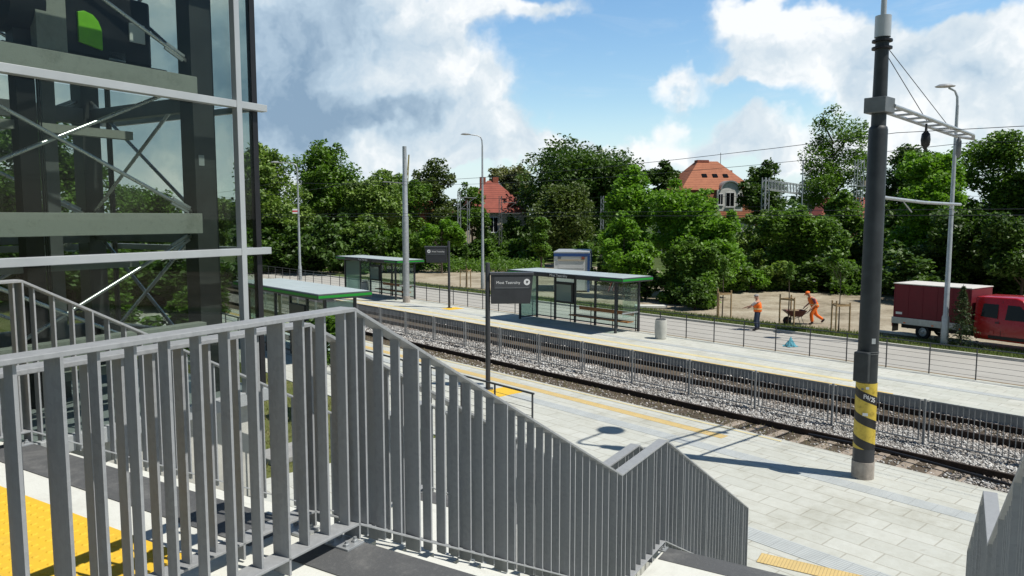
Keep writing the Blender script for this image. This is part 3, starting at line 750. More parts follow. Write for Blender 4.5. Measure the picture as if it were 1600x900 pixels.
MB().box(-TD - 0.1, 0.1, -TW - 0.1, 0.1, HT + 0.05, HT + 0.25).build('roof', M['dark_steel'], lt)
# steel frame
def col(x, y, w, d, m, nm='column', z0=3.3, z1=HT):
    return MB().box(x - w / 2, x + w / 2, y - d / 2, y + d / 2, z0, z1).build(nm, m, lt, bevel=0.004)
col(-0.32, -0.42, 0.2, 0.24, M['tower_col']); col(-0.32, -3.05, 0.2, 0.24, M['tower_col'])
col(-2.25, -0.42, 0.2, 0.2, M['tower_col']); col(-2.25, -3.05, 0.2, 0.2, M['tower_col'])
col(-1.1, -1.62, 0.13, 0.16, M['black'], 'guide_rail'); col(-0.9, -2.62, 0.16, 0.20, M['black'], 'guide_rail'); col(-1.5, -2.52, 0.05, 0.06, M['dark_steel'], 'guide_rail')
col(-1.25, -2.28, 0.06, 0.09, M['galv_dark'], 'guide_rail'); col(-1.75, -2.35, 0.06, 0.08, M['galv_dark'], 'guide_rail'); col(-1.3, -1.32, 0.10, 0.12, M['galv_dark'], 'guide_rail')
col(-2.0, -1.95, 0.25, 0.55, M['tower_col'], 'shaft_panel', 3.3, 6.9)
for z in (4.2, 5.25, 6.53, 8.1):
    MB().box(-0.26, -0.14, -TW + 0.05, -0.54, z, z + 0.19).build('beam', M['steel_beam'], lt, bevel=0.004)
    MB().box(-2.2, -2.08, -TW + 0.05, -0.54, z - 0.12, z + 0.04).build('beam', M['galv_dark'], lt)
    MB().box(-2.1, -0.45, -0.46, -0.36, z - 0.1, z + 0.04).build('beam', M['galv_dark'], lt)
    MB().box(-2.1, -0.45, -3.1, -3.0, z - 0.1, z + 0.04).build('beam', M['galv_dark'], lt)
    MB().box(-1.2, -1.1, -2.9, -0.6, z - 0.35, z - 0.27).build('beam', M['steel_beam'], lt)
lv = [3.75, 5.25, 6.68, 8.1, 9.6]
for i in range(4):
    a, b = lv[i] + 0.2, lv[i + 1] - 0.02
    for (x, fl) in ((-0.30, 1), (-2.2, 0)):
        for (p, q) in (((x, -3.0, b), (x, -0.52, a)), ((x - 0.03, -3.0, a), (x - 0.03, -0.52, b))):
            rd = MB().tube([p, q], 0.017, 10)
            rd.build('brace_rod', M['rod'], lt, smooth=True)
            v = Vector(q) - Vector(p); e = Vector(q) - v.normalized() * 0.05
            MB().bar(e - v.normalized() * 0.2, e, 0.02, 0.07).build('gusset', M['galv'], lt)
MB().box(-0.43, -0.215, -0.50, -0.44, 5.9, 6.0).build('junction_box', M['white_metal'], lt)
for i in range(4):
    a, b = lv[i] + 0.2, lv[i + 1] - 0.02
    for y in (-0.41, -3.05):
        for (p, q) in (((-0.42, y, a), (-2.15, y, b)), ((-0.42, y - 0.03, b), (-2.15, y - 0.03, a))):
            MB().tube([p, q], 0.018, 8).build('brace_rod', M['rod'], lt, smooth=True)
for (x, y) in ((-1.05, -1.52), (-1.05, -1.50), (-1.2, -2.1), (-1.2, -2.07), (-1.4, -1.9)):
    MB().tube([(x, y, 3.4), (x, y, 9.6)], 0.007, 5).build('hoist_rope', M['black'], lt)
# lift drive standing on the upper beams
dm = thing('lift_drive', 'dark lift drive machinery with bright green panel, high inside the glass tower', 'machinery', ST(QT - 1.15, KR - 0.95, 6.73), -STA)
MB().box(-0.35, 0.25, -0.9, 0.62, 0.0, 0.16).build('base_frame', M['dark_steel'], dm)
MB().box(-0.25, 0.2, -0.35, 0.5, 0.16, 0.80).build('housing', M['black'], dm, bevel=0.03)
MB().lathe([(0.22, 0), (0.26, 0.03), (0.26, 0.32), (0.22, 0.35)], 24).build('motor', M['black'], dm, smooth=True).matrix_local = Matrix.Translation((0.0, -0.85, 0.55)) @ Matrix.Rotation(R(-90), 4, 'X')
MB().prism([(-0.24, 0.28), (-0.02, 0.24), (-0.02, 0.42), (-0.05, 0.50), (-0.10, 0.55), (-0.18, 0.57), (-0.24, 0.55)], 0.202, 0.23, 'x').build('green_panel', M['green_bright'], dm, bevel=0.006)
MB().box(0.202, 0.215, 0.26, 0.42, 0.38, 0.56).build('label_plate', M['white'], dm)
MB().box(0.1, 0.2, 0.05, 0.22, 0.17, 0.26).build('terminal_box', M['galv'], dm, bevel=0.005)
MB().box(0.15, 0.25, -0.62, -0.36, 0.1, 1.3).build('bracket', M['steel_beam'], dm)

# concrete slab lying on the lawn
o = MB().box(-0.7, 0.7, -0.45, 0.45, 0, 0.14).build('concrete_slab', M['concrete_grey'], bevel=0.02)
tag(place(o, (-5.1, 16.6, -0.03), PHI + 0.2), 'flat grey concrete slab lying on the lawn beyond the railing', 'slab')

# ================================================================== SHELTERS
def shelter(label, loc, rz, named=True):
    """local: x across (open side at x=0), y along the platform 0..7.4, roof overhangs"""
    Ln = 7.0; Dp = 1.25; H = 2.45
    r = thing('tram_shelter', label, 'shelter', loc, rz, 'green edged glass tram shelters')
    rf = MB().box(-0.5, 1.75, -0.45, Ln + 0.45, H - 0.02, H + 0.19).build('roof', M['anthracite'], r, bevel=0.03)
    MB().box(-0.42, 1.67, -0.37, Ln + 0.37, H + 0.191, H + 0.205).build('roof_panel', M['roof_panel'], rf, bevel=0.005)
    for i in range(7):
        MB().box(-0.42, 1.67, i * 1.16 - 0.008, i * 1.16 + 0.008, H + 0.205, H + 0.211).build('roof_seam', M['roof_panel'], rf)
    band = MB()
    for (a, b, c, d) in ((-0.506, -0.5005, -0.42, 0.9), (-0.506, -0.5005, Ln - 0.9, Ln + 0.42), (1.7505, 1.756, -0.42, Ln + 0.42)):
        band.box(a, b, c, d, H + 0.05, H + 0.145)
    for (a, b) in ((-0.456, -0.4505), (Ln + 0.4505, Ln + 0.456)): band.box(-0.47, 1.72, a, b, H + 0.05, H + 0.145)
    band.build('green_band', M['green'], rf)
    # posts
    ys_back = [0.0, 1.35, 2.75, 4.15, 5.6, Ln]
    for y in ys_back: MB().box(Dp - 0.05, Dp + 0.05, y - 0.045, y + 0.045, 0, H - 0.02).build('post', M['anthracite'], r)
    MB().box(-0.05, 0.05, 0.35 - 0.045, 0.35 + 0.045, 0, H - 0.02).build('post', M['anthracite'], r)
    MB().box(-0.05, 0.05, Ln - 0.045, Ln + 0.045, 0, H - 0.02).build('post', M['anthracite'], r)
    for y0, y1 in zip(ys_back, ys_back[1:]):
        MB().box(Dp - 0.006, Dp + 0.006, y0 + 0.06, y1 - 0.06, 0.16, 2.25).build('glass_pane', M['glass_clear'], r)
        MB().box(Dp - 0.025, Dp + 0.025, y0 + 0.046, y1 - 0.046, 0.1, 0.155).build('sill_bar', M['anthracite'], r)
    MB().box(0.08, Dp - 0.08, Ln - 0.006, Ln + 0.006, 0.14, 2.3).build('glass_pane', M['glass_green'], r, label='green tinted side pane')
    MB().box(0.055, Dp - 0.055, Ln - 0.025, Ln + 0.025, 0.08, 0.135).build('sill_bar', M['anthracite'], r)
    MB().box(0.08, Dp - 0.08, -0.006, 0.006, 0.75, 2.3).build('glass_pane', M['glass_clear'], r)
    MB().box(0.055, Dp - 0.055, -0.02, 0.02, 0.92, 0.98).build('handrail', M['galv'], r)
    ib = MB().box(Dp - 0.10, Dp + 0.10, 4.22, 5.52, 0.95, 2.05).build('info_case', M['anthracite'], r, bevel=0.01)
    MB().box(Dp - 0.112, Dp - 0.102, 4.34, 5.40, 1.06, 1.92).build('display_glass', M['glass_green'], ib)
    # bench
    bn = MB()
    for x in (Dp - 0.56, Dp - 0.40, Dp - 0.24): bn.box(x - 0.07, x + 0.07, 0.15, 4.0, 0.44, 0.49)
    bn.build('bench_seat', M['wood'], r, bevel=0.006)
    MB().box(Dp - 0.17, Dp - 0.14, 0.15, 3.7, 0.74, 0.92).build('bench_backrest', M['wood'], r, bevel=0.006)
    for y in (0.6, 2.0, 3.3):
        MB().bar((Dp - 0.02, y, 0.42), (Dp - 0.58, y, 0.425), 0.05, 0.03).build('bench_bracket', M['anthracite'], r)
    bx = MB().box(-0.512, -0.502, 2.5, 4.4, H - 0.01, H + 0.18).build('name_board', M['black'], r)
    text('stop_name', 'Most Teatralny', 0.20, M['white_plain'], bx, (-0.513, 4.25, H + 0.035), (R(90), 0, R(-90)))
    return r
shB = shelter('middle shelter on the far platform, with wooden bench and readable name on its roof edge', S(22.2, 26.5), PHI)
shC = dup(shB, S(41.0, 26.5), PHI, 'far shelter on the far platform, smallest, half behind a grey pole')
shA = dup(shB, S(31.85, 14.1), PHI + math.pi, 'near shelter seen from above, pale flat roof with green edge beside the glass tower')

# ================================================================== STOP SIGNS
def stop_sign(label, loc, rz, flip):
    r = thing('stop_sign', label, 'sign', loc, rz, 'dark tram stop name signs')
    MB().lathe([(0.09, 0), (0.09, 0.02), (0.075, 0.02), (0.075, 3.98), (0.07, 4.0)], 16).build('post', M['anthracite'], r, smooth=True)
    MB().box(-0.16, 0.16, -0.16, 0.16, 0.0, 0.018).build('base_plate', M['anthracite'], r)
    sx = 1 if not flip else -1
    # panel in local xz plane, reading side towards -y
    x0, x1 = (0.1, 1.42) if sx > 0 else (-1.42, -0.1)
    pb = MB()
    inset = 0.09
    poly = [(x0, 3.62), (x1, 3.62), (x1 - (inset if sx > 0 else 0), 2.72), (x0 + (inset if sx < 0 else 0), 2.72)]
    pb.prism([(a, b) for a, b in poly], -0.11, 0.11, 'y'); p = pb.build('panel', M['anthracite'], r, bevel=0.012)
    MB().box(x0 - 0.04, x1 + 0.02, -0.13, 0.13, 3.622, 3.70).build('hood', M['anthracite_light'], p, bevel=0.01)
    MB().box(x0 + 0.1, x1 - 0.1, -0.116, -0.112, 3.20, 3.56).build('name_field', M['anthracite_light'], p)
    MB().box(x0 + 0.12, x1 - 0.14, -0.119, -0.117, 3.215, 3.222).build('line', M['galv'], p)
    tx = x0 + 0.16 if sx > 0 else x0 + 0.42
    text('stop_name', 'Most Teatralny', 0.122, M['white_plain'], p, (tx, -0.118, 3.345), (R(90), 0, 0), 0.002)
    cx = x1 - 0.2 if sx > 0 else x0 + 0.24
    lg = MB()
    lg.lathe([(0.1, 0), (0.1, 0.004)], 24); lgo = lg.build('emblem', M['white_plain'], p); lgo.location = (cx, -0.117, 3.40); lgo.rotation_euler = (R(90), 0, 0)
    e2 = MB(); e2.prism([(-.03, .0), (-.0, -.05), (.05, .02), (.035, .045), (.0, .02), (-.02, .05)], 0.0045, 0.006); e2.build('mark', M['anthracite'], lgo)
    return r
stop_sign('near dark sign reading Most Teatralny, large, with white round emblem at its right', (-0.76, 23.1, 0), R(4), False)
stop_sign('far dark sign reading Most Teatralny on the opposite platform, emblem at its left', (-3.77, 44.3, 0), R(-3), True)
for (p, w) in (((-0.70, 22.7), 1.0), ((-3.95, 43.9), 1.1)):
    o = MB().box(-w / 2, w / 2, -0.45, 0.45, 0.001, 0.0095).build('tactile_square', M['yellow']); struct(place(o, (p[0] + 0.4, p[1], 0), PHI))

# ================================================================== POLES
pole_loc = Vector((7.33, 15.09, 0))
np_ = thing('tram_pole', 'thick dark near pole with yellow and black bands, carrying the tram wire arms', 'pole', pole_loc, PHI)
MB().lathe([(0.22, 0), (0.22, 0.36)], 28).build('concrete_base', M['concrete_base'], np_, smooth=True)
MB().lathe([(0.208, 0.36), (0.208, 0.64)], 28).build('lower_shaft', M['anthracite'], np_, smooth=True)
M['bands'] = stripe_mat('bands', (0.015, 0.015, 0.017), (0.60, 0.45, 0.06), 0.50, 0.229)
MB().lathe([(0.210, 0.64), (0.206, 2.02)], 40).build('warning_band', M['bands'], np_, smooth=True)
MB().lathe([(0.198, 2.02), (0.178, 7.14), (0.165, 7.2), (0.14, 7.22), (0.125, 8.95)], 28).build('shaft', M['pole_dark'], np_, smooth=True)
MB().lathe([(0.19, 8.72), (0.19, 8.76)], 20).build('clamp_ring', M['black'], np_); MB().lathe([(0.19, 8.86), (0.19, 8.90)], 20).build('clamp_ring', M['black'], np_)
MB().lathe([(0.15, 8.95), (0.15, 9.36), (0.10, 9.37)], 20).build('cap_sleeve', M['white_metal'], np_, smooth=True)
lp = MB(); lp.tube([(0, 0, 9.3), (0, 0, 10.3), (0.05, 0.0, 10.55), (0.25, 0.0, 10.72), (1.25, 0.0, 10.9)], [0.055, 0.05, 0.045, 0.04, 0.035], 12)
lpo = lp.build('lamp_arm', M['white_metal'], np_, smooth=True)
MB().lathe([(0.05, 0.08), (0.3, 0.04), (0.36, 0.0), (0.30, -0.05), (0.1, -0.07)], 24, 0, (1.55, 0, 10.92)).build('lamp_head', M['galv'], lpo, smooth=True)
MB().box(-0.23, 0.23, -0.21, 0.21, 7.47, 7.77).build('arm_bracket', M['galv_dark'], np_, bevel=0.01)
a0 = (0.26, 0, 7.62); a1 = (5.55, 0, 7.36)
la = MB()
for y in (-0.2, 0.2): la.tube([(0.2, y, 7.62), (5.0, y * 0.9, 7.39), (5.6, 0.0, 7.36)], 0.04, 10)
for i in range(8):
    f = 0.1 + i * 0.115; x = 0.26 + 4.9 * f; z = 7.62 - 0.25 * f; la.tube([(x, -0.195, z), (x, 0.195, z)], 0.025, 8)
la.build('ladder_arm', M['galv'], np_, smooth=True)
MB().tube([(0.15, 0, 5.82), (2.6, 0, 5.74), (4.95, 0, 5.72)], 0.035, 10).build('steady_arm', M['galv'], np_, smooth=True)
for x in (1.5, 4.2):
    MB().tube([(x, 0.02, 5.74), (x + 0.55, 0.05, 5.52)], 0.014, 6).build('registration_arm', M['galv'], np_)
for (x, z) in ((2.55, 7.52), (4.05, 7.46)):
    MB().tube([(0.12, 0, 8.70 if x < 3 else 8.84), (x, 0, z)], 0.008, 6).build('stay_cable', M['dark_steel'], np_)
ins = MB().lathe([(0.02, 0.36), (0.03, 0.2), (0.085, 0.13), (0.10, 0.0), (0.085, -0.12), (0.04, -0.17), (0.02, -0.24)], 16)
io = ins.build('insulator', M['black'], np_, smooth=True); io.location = (2.5, 0, 7.12)
MB().lathe([(0.02, 0.25), (0.06, 0.15), (0.06, -0.15), (0.02, -0.25)], 12).build('insulator', M['galv_dark'], np_, smooth=True).location = (4.6, 0, 7.08)
MB().box(-0.34, -0.20, -0.15, 0.15, 2.06, 2.68).build('control_box', M['pole_dark'], np_, bevel=0.03)
for z in (2.62, 2.66): MB().lathe([(0.206, z), (0.206, z + 0.015)], 24).build('strap', M['galv_dark'], np_)
# number painted on the black band, facing the camera
ang = math.atan2(-15.09, -7.33) - PHI
for i, ch in enumerate('P4/25'):
    a = ang + (i - 2.0) * 0.22 + 0.35
    tx = text('pole_number', ch, 0.13, M['white_plain'], np_, (0.2115 * math.cos(a), 0.2115 * math.sin(a), 1.70 - (a - ang) * 0.5 / 6.283), (R(90), 0, a + R(90)), 0.001, 'CENTER')
for (da, z, w_, h_, mm) in ((0.1, 1.93, 0.06, 0.05, 'white'), (-0.35, 1.9, 0.05, 0.04, 'galv_dark'), (0.0, 1.38, 0.10, 0.06, 'white'), (0.5, 2.9, 0.08, 0.11, 'white_metal')):
    a = ang + da; rr_ = 0.2105 if z < 2.02 else 0.198
    MB().cbox((rr_ * math.cos(a), rr_ * math.sin(a), z), (0.004, w_, h_), 0, Matrix.Rotation(a, 3, 'Z')).build('sticker', M[mm], np_)
MB().tube([(0.245, -0.02, 0.0), (0.245, -0.02, 0.38), (0.232, -0.02, 0.7)], 0.012, 6).build('earth_wire', M['black'], np_)

fp = thing('tram_pole', 'slim light grey far pole on the far platform with small bracket near its top', 'pole', S(39.8, 26.3), PHI)
MB().lathe([(0.235, 0), (0.235, 0.4)], 20).build('concrete_base', M['concrete_base'], fp, smooth=True)
MB().lathe([(0.20, 0.4), (0.195, 5.4), (0.185, 5.45), (0.165, 5.5), (0.155, 7.9), (0.14, 7.95), (0.13, 9.85)], 20).build('shaft', M['galv'], fp, smooth=True)
MB().tube([(-0.15, 0, 7.55), (-1.6, 0, 7.6)], 0.03, 8).build('steady_arm', M['galv_dark'], fp)

# overhead wires of the two tracks
wires = [(17.9, 5.45, 'contact wire over the nearer track'), (17.9, 7.0, 'upper carrier wire over the nearer track'), (22.25, 5.62, 'contact wire over the farther track'), (22.25, 7.05, 'upper carrier wire over the farther track')]
for (t, z, lb) in wires:
    pts = []
    for i in range(61):
        s_ = -20 + i * 3.0
        sag = 0.0 if z < 6 else 0.45 * (4 * ((((s_ - 6.4) % 33.4) / 33.4) - 0.5) ** 2) - 0.1
        pts.append(S(s_, t, z + sag))
    o = MB().tube(pts, 0.0075, 5).build('overhead_wire', M['black']); tag(o, 'thin dark ' + lb, 'wire', 'tram overhead wires')
sg = thing('section_sign', 'small white red white plate hanging from the tram wire before the trees', 'sign', S(46.9, 22.25, 5.62), R(14))
MB().box(-0.16, 0.16, -0.015, 0.015, 0.05, 0.36).build('plate', M['white'], sg)
MB().box(-0.161, 0.161, -0.018, 0.018, 0.155, 0.255).build('red_band', M['sign_red'], sg)
MB().tube([(0, 0, -0.01), (0, 0, 0.06)], 0.012, 6).build('hanger', M['black'], sg)

# street lamps
def street_lamp(label, loc, rz, h, arm=1.5):
    r = thing('street_lamp', label, 'street lamp', loc, rz, 'grey road lamps with curved necks')
    MB().lathe([(0.16, 0), (0.15, 1.2), (0.11, 1.3), (0.06, h - 0.8)], 14).build('pole', M['galv'], r, smooth=True)
    MB().tube([(0, 0, h - 0.85), (-0.02, 0, h - 0.45), (-0.12, 0, h - 0.2), (-0.35, 0, h - 0.08), (-arm, 0, h)], [0.055, 0.05, 0.045, 0.04, 0.035], 10).build('neck', M['galv'], r, smooth=True)
    hd = MB().lathe([(0.03, 0.10), (0.2, 0.08), (0.32, 0.0), (0.28, -0.03), (0.05, -0.06)], 18); o = hd.build('lamp_head', M['galv'], r, smooth=True)
    o.location = (-arm - 0.15, 0, h + 0.0); o.scale = (1.25, 0.8, 1)
    return r
street_lamp('curved neck road lamp in the middle, rising against the sky left of centre', (-2.25, 57, -0.05), R(8), 11.7, 1.1)
street_lamp('curved neck road lamp at the left, in front of the tall trees', (-18.6, 65, -0.05), R(5), 10.2, 1.7)
street_lamp('curved neck road lamp at the right, beside the red truck', (18.55, 31.5, -0.05), PHI + R(-55), 10.9, 0.35)

# ================================================================== FENCES
ff = thing('wire_railing', 'dark wire railing along the road side of the far platform', 'railing', S(0, 27.75), PHI)
pm = MB().box(-0.02, 0.02, -0.015, 0.015, 0, 1.05).mesh('post', M['anthracite'])
for i in range(48):
    s_ = 2.2 + i * 1.44
    o = link('post', pm, ff); o.location = (0, s_, 0)
MB().box(-0.025, 0.025, 1.5, 70, 1.05, 1.08).build('handrail', M['anthracite'], ff)
for j in range(5):
    MB().tube([(0, 1.5, 0.14 + j * 0.18), (0, 70, 0.14 + j * 0.18)], 0.006, 5).build('wire', M['anthracite'], ff)
nf = thing('wire_railing', 'dark wire railing ending on the near platform behind the near shelter', 'railing', S(0, 12.35), PHI)
for i in range(16):
    o = link('post', pm, nf); o.location = (0, 13.15 + i * 1.44, 0)
MB().box(-0.025, 0.025, 13.1, 35.5, 1.05, 1.09).build('handrail', M['anthracite'], nf)
for j in range(5):
    MB().tube([(0, 13.15, 0.14 + j * 0.18), (0, 35.5, 0.14 + j * 0.18)], 0.006, 5).build('wire', M['anthracite'], nf)
# welded panels between the tracks
PW = 2.36
pf = MB(); zb, zt = 0.12, 1.16
for (a, b) in (((0, 0.12, zb), (0, 0.12, zt)), ((0, PW - 0.12, zb), (0, PW - 0.12, zt)), ((0, 0.12, zt), (0, PW - 0.12, zt)), ((0, 0.12, zb), (0, PW - 0.12, zb))): pf.bar(a, b, 0.03, 0.03, up=(1, 0, 0))
bars = MB()
nb = 17
for i in range(1, nb):
    y = 0.12 + (PW - 0.24) * i / nb; bars.bar((0, y, zb), (0, y, zt), 0.017, 0.017, up=(1, 0, 0))
M['galv_mid'] = mat('galv_mid', (0.25, 0.26, 0.265), 0.5, 0.3, 0.2, 5.0)
fm = pf.mesh('frame', M['galv_mid']); bmz = bars.mesh('bars', M['galv_mid'])
pst = MB().box(-0.025, 0.025, -0.025, 0.025, -0.1, 1.19).mesh('post', M['galv_mid'])
for i in range(22):
    r = thing('fence_panel', 'grey barred fence panel standing in the gravel between the two tram tracks', 'fence panel', S(-2.6 + i * PW, 20.05, -0.36), PHI, 'barred fence panels between the tracks')
    link('frame', fm, r); link('bars', bmz, r); link('post', pst, r)

# bins
def bin_(label, loc):
    r = thing('litter_bin', label, 'bin', loc, 0, 'round concrete litter bins')
    MB().lathe([(0.2, 0), (0.24, 0.02), (0.27, 0.3), (0.27, 0.55), (0.25, 0.84), (0.235, 0.85), (0.2, 0.84), (0.2, 0.6)], 24).build('body', M['concrete'], r, smooth=True)
    MB().lathe([(0.215, 0.845), (0.215, 0.9), (0.195, 0.9), (0.19, 0.86)], 24).build('rim', M['galv_dark'], r, smooth=True)
bin_('round concrete litter bin right of the middle shelter', (6.66, 32.9, 0))
bin_('round concrete litter bin far left, beyond the near shelter roof', S(46.0, 26.9))

# blue sheet on the road, stones
rr = random.Random(3)
mb = MB(); n = 9; grid = []
for i in range(n):
    for j in range(n):
        x = (i / (n - 1) - 0.5) * 0.56; y = (j / (n - 1) - 0.5) * 0.4; rad = math.hypot(x / 0.28, y / 0.2)
        grid.append((x * (0.8 + 0.3 * rr.random()), y, max(0.01, 0.40 * max(0, 1 - rad) + rr.uniform(-0.02, 0.06))))
mb.add(grid, [(i * n + j, (i + 1) * n + j, (i + 1) * n + j + 1, i * n + j + 1) for i in range(n - 1) for j in range(n - 1)])
tag(place(mb.build('plastic_sheet', M['sheet_blue'], smooth=False), (12.0, 31.6, -0.13), 0.3), 'crumpled light blue plastic sheet lying on the road', 'plastic sheet')
o = MB().box(-0.95, 0.95, -0.3, 0.3, 0, 0.16).build('kerb_stone', M['concrete_pale'], bevel=0.02); tag(place(o, (8.4, 44.6, -0.03), -0.1), 'pale concrete kerb stone lying on the grass behind the middle shelter', 'kerb stone')
o = MB().box(-1.3, 1.3, -0.12, 0.12, 0, 0.1).build('kerb_stone', M['concrete_pale'], bevel=0.02); tag(place(o, (18.2, 34.2, -0.04), PHI + R(88)), 'long pale kerb stone lying behind the red truck', 'kerb stone')

# ================================================================== TRUCK
tk = thing('flatbed_truck', 'red double cab truck with red tarpaulin box parked beside the road', 'truck', (17.55, 34.05, -0.06), R(-55)); tk.scale = (0.95, 0.98, 1.04)
# local: x forwards (towards -s), y: left side of the truck away from the road ... road side is y<0
LBx = 3.55
box_ = MB().prism([(0.06, 0.88), (LBx, 0.88), (LBx, 2.34), (0.06, 2.34)], 0.0, 2.0, 'y'); cargo = box_.build('cargo_tarpaulin', M['tarp_red'], tk, bevel=0.03)
MB().box(0.02, LBx + 0.02, -0.03, 2.03, 2.345, 2.385).build('tarpaulin_top', M['tarp_top'], cargo, bevel=0.015)
MB().box(0.02, LBx - 0.02, -0.035, -0.004, 0.60, 0.885).build('drop_side', M['galv'], tk, bevel=0.008)
MB().box(0.02, LBx - 0.02, 2.004, 2.035, 0.60, 0.885).build('drop_side', M['galv'], tk, bevel=0.008)
MB().box(0.0, LBx, 0.0, 2.0, 0.60, 0.87).build('load_bed', M['dark_steel'], tk)
MB().box(0.2, 6.0, 0.55, 1.45, 0.36, 0.595).build('chassis', M['black'], tk)
MB().box(0.2, 0.5, -0.012, -0.005, 1.02, 1.12).build('side_label', M['white'], cargo)
MB().box(0.02, 0.06, 0.05, 0.55, 0.22, 0.70).build('mudflap', M['black'], tk); MB().box(0.02, 0.06, 1.45, 1.95, 0.22, 0.70).build('mudflap', M['black'], tk)
# cab profile along x (side view), extruded across y with tumblehome
prof = [(3.72, 0.36), (3.66, 0.6), (3.66, 2.0), (3.74, 2.07), (5.25, 2.10), (5.5, 2.03), (5.62, 1.92), (6.25, 1.30), (6.85, 1.08), (7.0, 0.95), (7.03, 0.5), (6.95, 0.34)]
def inset(z): return 0.02 + max(0, z - 1.15) * 0.14
vs = []
for (x, z) in prof: vs.append((x, 0.0 + inset(z), z))
for (x, z) in prof: vs.append((x, 2.0 - inset(z), z))
n = len(prof)
cb = MB().add(vs, [tuple(range(n)), tuple(range(2 * n - 1, n - 1, -1))] + [(i, n + i, n + (i + 1) % n, (i + 1) % n) for i in range(n)])
cab = cb.build('cab_body', M['truck_red'], tk, smooth=True, bevel=0.045)
def side_pane(name, pts, m, off, parent):
    mb = MB()
    for sgn in (0, 1):
        q = []
        for (x, z) in pts:
            y = inset(z) - off if sgn == 0 else 2.0 - inset(z) + off
            q.append((x, y, z))
        q2 = [(x, y + (0.01 if sgn == 0 else -0.01), z) for (x, y, z) in q]
        k = len(q); mb = MB().add(q + q2, [tuple(range(k)), tuple(range(2 * k - 1, k - 1, -1))] + [(i, k + i, k + (i + 1) % k, (i + 1) % k) for i in range(k)])
        mb.build(name, m, parent)
side_pane('side_window', [(3.95, 1.28), (4.62, 1.24), (4.62, 1.80), (4.02, 1.80)], M['glass_dark'], 0.012, cab)
side_pane('side_window', [(4.92, 1.22), (5.95, 1.22), (5.86, 1.42), (5.44, 1.80), (4.98, 1.80)], M['glass_dark'], 0.012, cab)
side_pane('door_seam', [(4.76, 0.55), (4.775, 0.55), (4.775, 1.95), (4.76, 1.95)], M['black'], 0.006, cab)
side_pane('door_handle', [(4.55, 1.05), (4.7, 1.05), (4.7, 1.10), (4.55, 1.10)], M['black'], 0.03, cab)
side_pane('sill_trim', [(4.3, 0.42), (5.7, 0.42), (5.7, 0.55), (4.3, 0.55)], M['black'], 0.012, cab)
ws = MB().add([(5.66, 0.2, 1.90), (5.66, 1.8, 1.90), (6.24, 1.88, 1.33), (6.24, 0.12, 1.33)], [(0, 1, 2, 3)])
ws2 = MB(); nrm = Vector((0.62, 0, 0.58)).normalized() * 0.012
q = [Vector(p) + nrm for p in ws.v]; q2 = [Vector(p) + nrm * 0.1 for p in ws.v]
ws2.add(q + q2, [(0, 1, 2, 3), (7, 6, 5, 4), (0, 4, 5, 1), (1, 5, 6, 2), (2, 6, 7, 3), (3, 7, 4, 0)]).build('windscreen', M['glass_dark'], cab)
for y in (-0.16, 2.02):
    mm = MB().box(5.78, 5.9, y, y + 0.14, 1.12, 1.40).build('mirror', M['black'], cab, bevel=0.03)
    MB().box(5.776, 5.779, y + 0.02, y + 0.12, 1.15, 1.37).build('mirror_glass', M['white_metal'], mm)
MB().box(6.95, 7.06, 0.1, 1.9, 0.36, 0.62).build('bumper', M['black'], cab, bevel=0.03)
for y in (0.1, 1.55): MB().box(6.86, 7.02, y, y + 0.35, 0.78, 0.98).build('headlight', M['white_metal'], cab, bevel=0.03)
for (x, z) in ((0.6, 0.56), (1.9, 0.56), (3.1, 0.56)): MB().box(x, x + 0.10, -0.042, -0.036, z + 0.08, z + 0.13).build('side_marker', M['orange'], tk)
for y in (0.08, 1.72): MB().box(-0.03, 0.018, y, y + 0.2, 0.45, 0.59).build('tail_light', M['sign_red'], tk, bevel=0.01)
for i in range(6): MB().box(0.1 + i * 0.66, 0.125 + i * 0.66, -0.012, -0.002, 0.89, 2.30).build('tarpaulin_strap', M['tarp_red'], cargo)
MB().box(4.35, 4.5, 0.0, 0.02, 0.62, 0.76).build('fuel_flap', M['truck_red'], cab, bevel=0.004)
def wheel(x, y, out):
    ty = MB().lathe([(0.2, -0.1), (0.31, -0.1), (0.33, -0.07), (0.33, 0.07), (0.31, 0.1), (0.2, 0.1), (0.19, 0.0), (0.2, -0.1)], 28, caps=False)
    w = bpy.data.objects.new('wheel', None); COL.objects.link(w); w.parent = tk; w.location = (x, y, 0.33); w.rotation_euler = (R(90), 0, 0)
    ty.build('tyre', M['tyre'], w, smooth=True)
    MB().lathe([(0.19, -0.09), (0.19, 0.06), (0.15, 0.075), (0.12, 0.04), (0.06, 0.05), (0.05, 0.09), (0.03, 0.1)] if out > 0 else [(0.03, -0.1), (0.05, -0.09), (0.06, -0.05), (0.12, -0.04), (0.15, -0.075), (0.19, -0.06), (0.19, 0.09)], 20).build('rim', M['galv'], w, smooth=True)
for x in (1.45, 6.3): wheel(x, 0.16, 1); wheel(x, 1.84, -1)
for yy in (0.0, 1.98):
    ar = MB(); pts = [(6.3 + 0.41 * math.cos(a), 0.33 + 0.41 * math.sin(a)) for a in [math.pi * i / 14 for i in range(15)]]
    pin = [(6.3 + 0.35 * math.cos(a), 0.33 + 0.35 * math.sin(a)) for a in [math.pi * (14 - i) / 14 for i in range(15)]]
    ar.prism(pts + pin, yy - 0.012, yy + 0.032, 'y'); ar.build('wheel_arch', M['black'], cab)

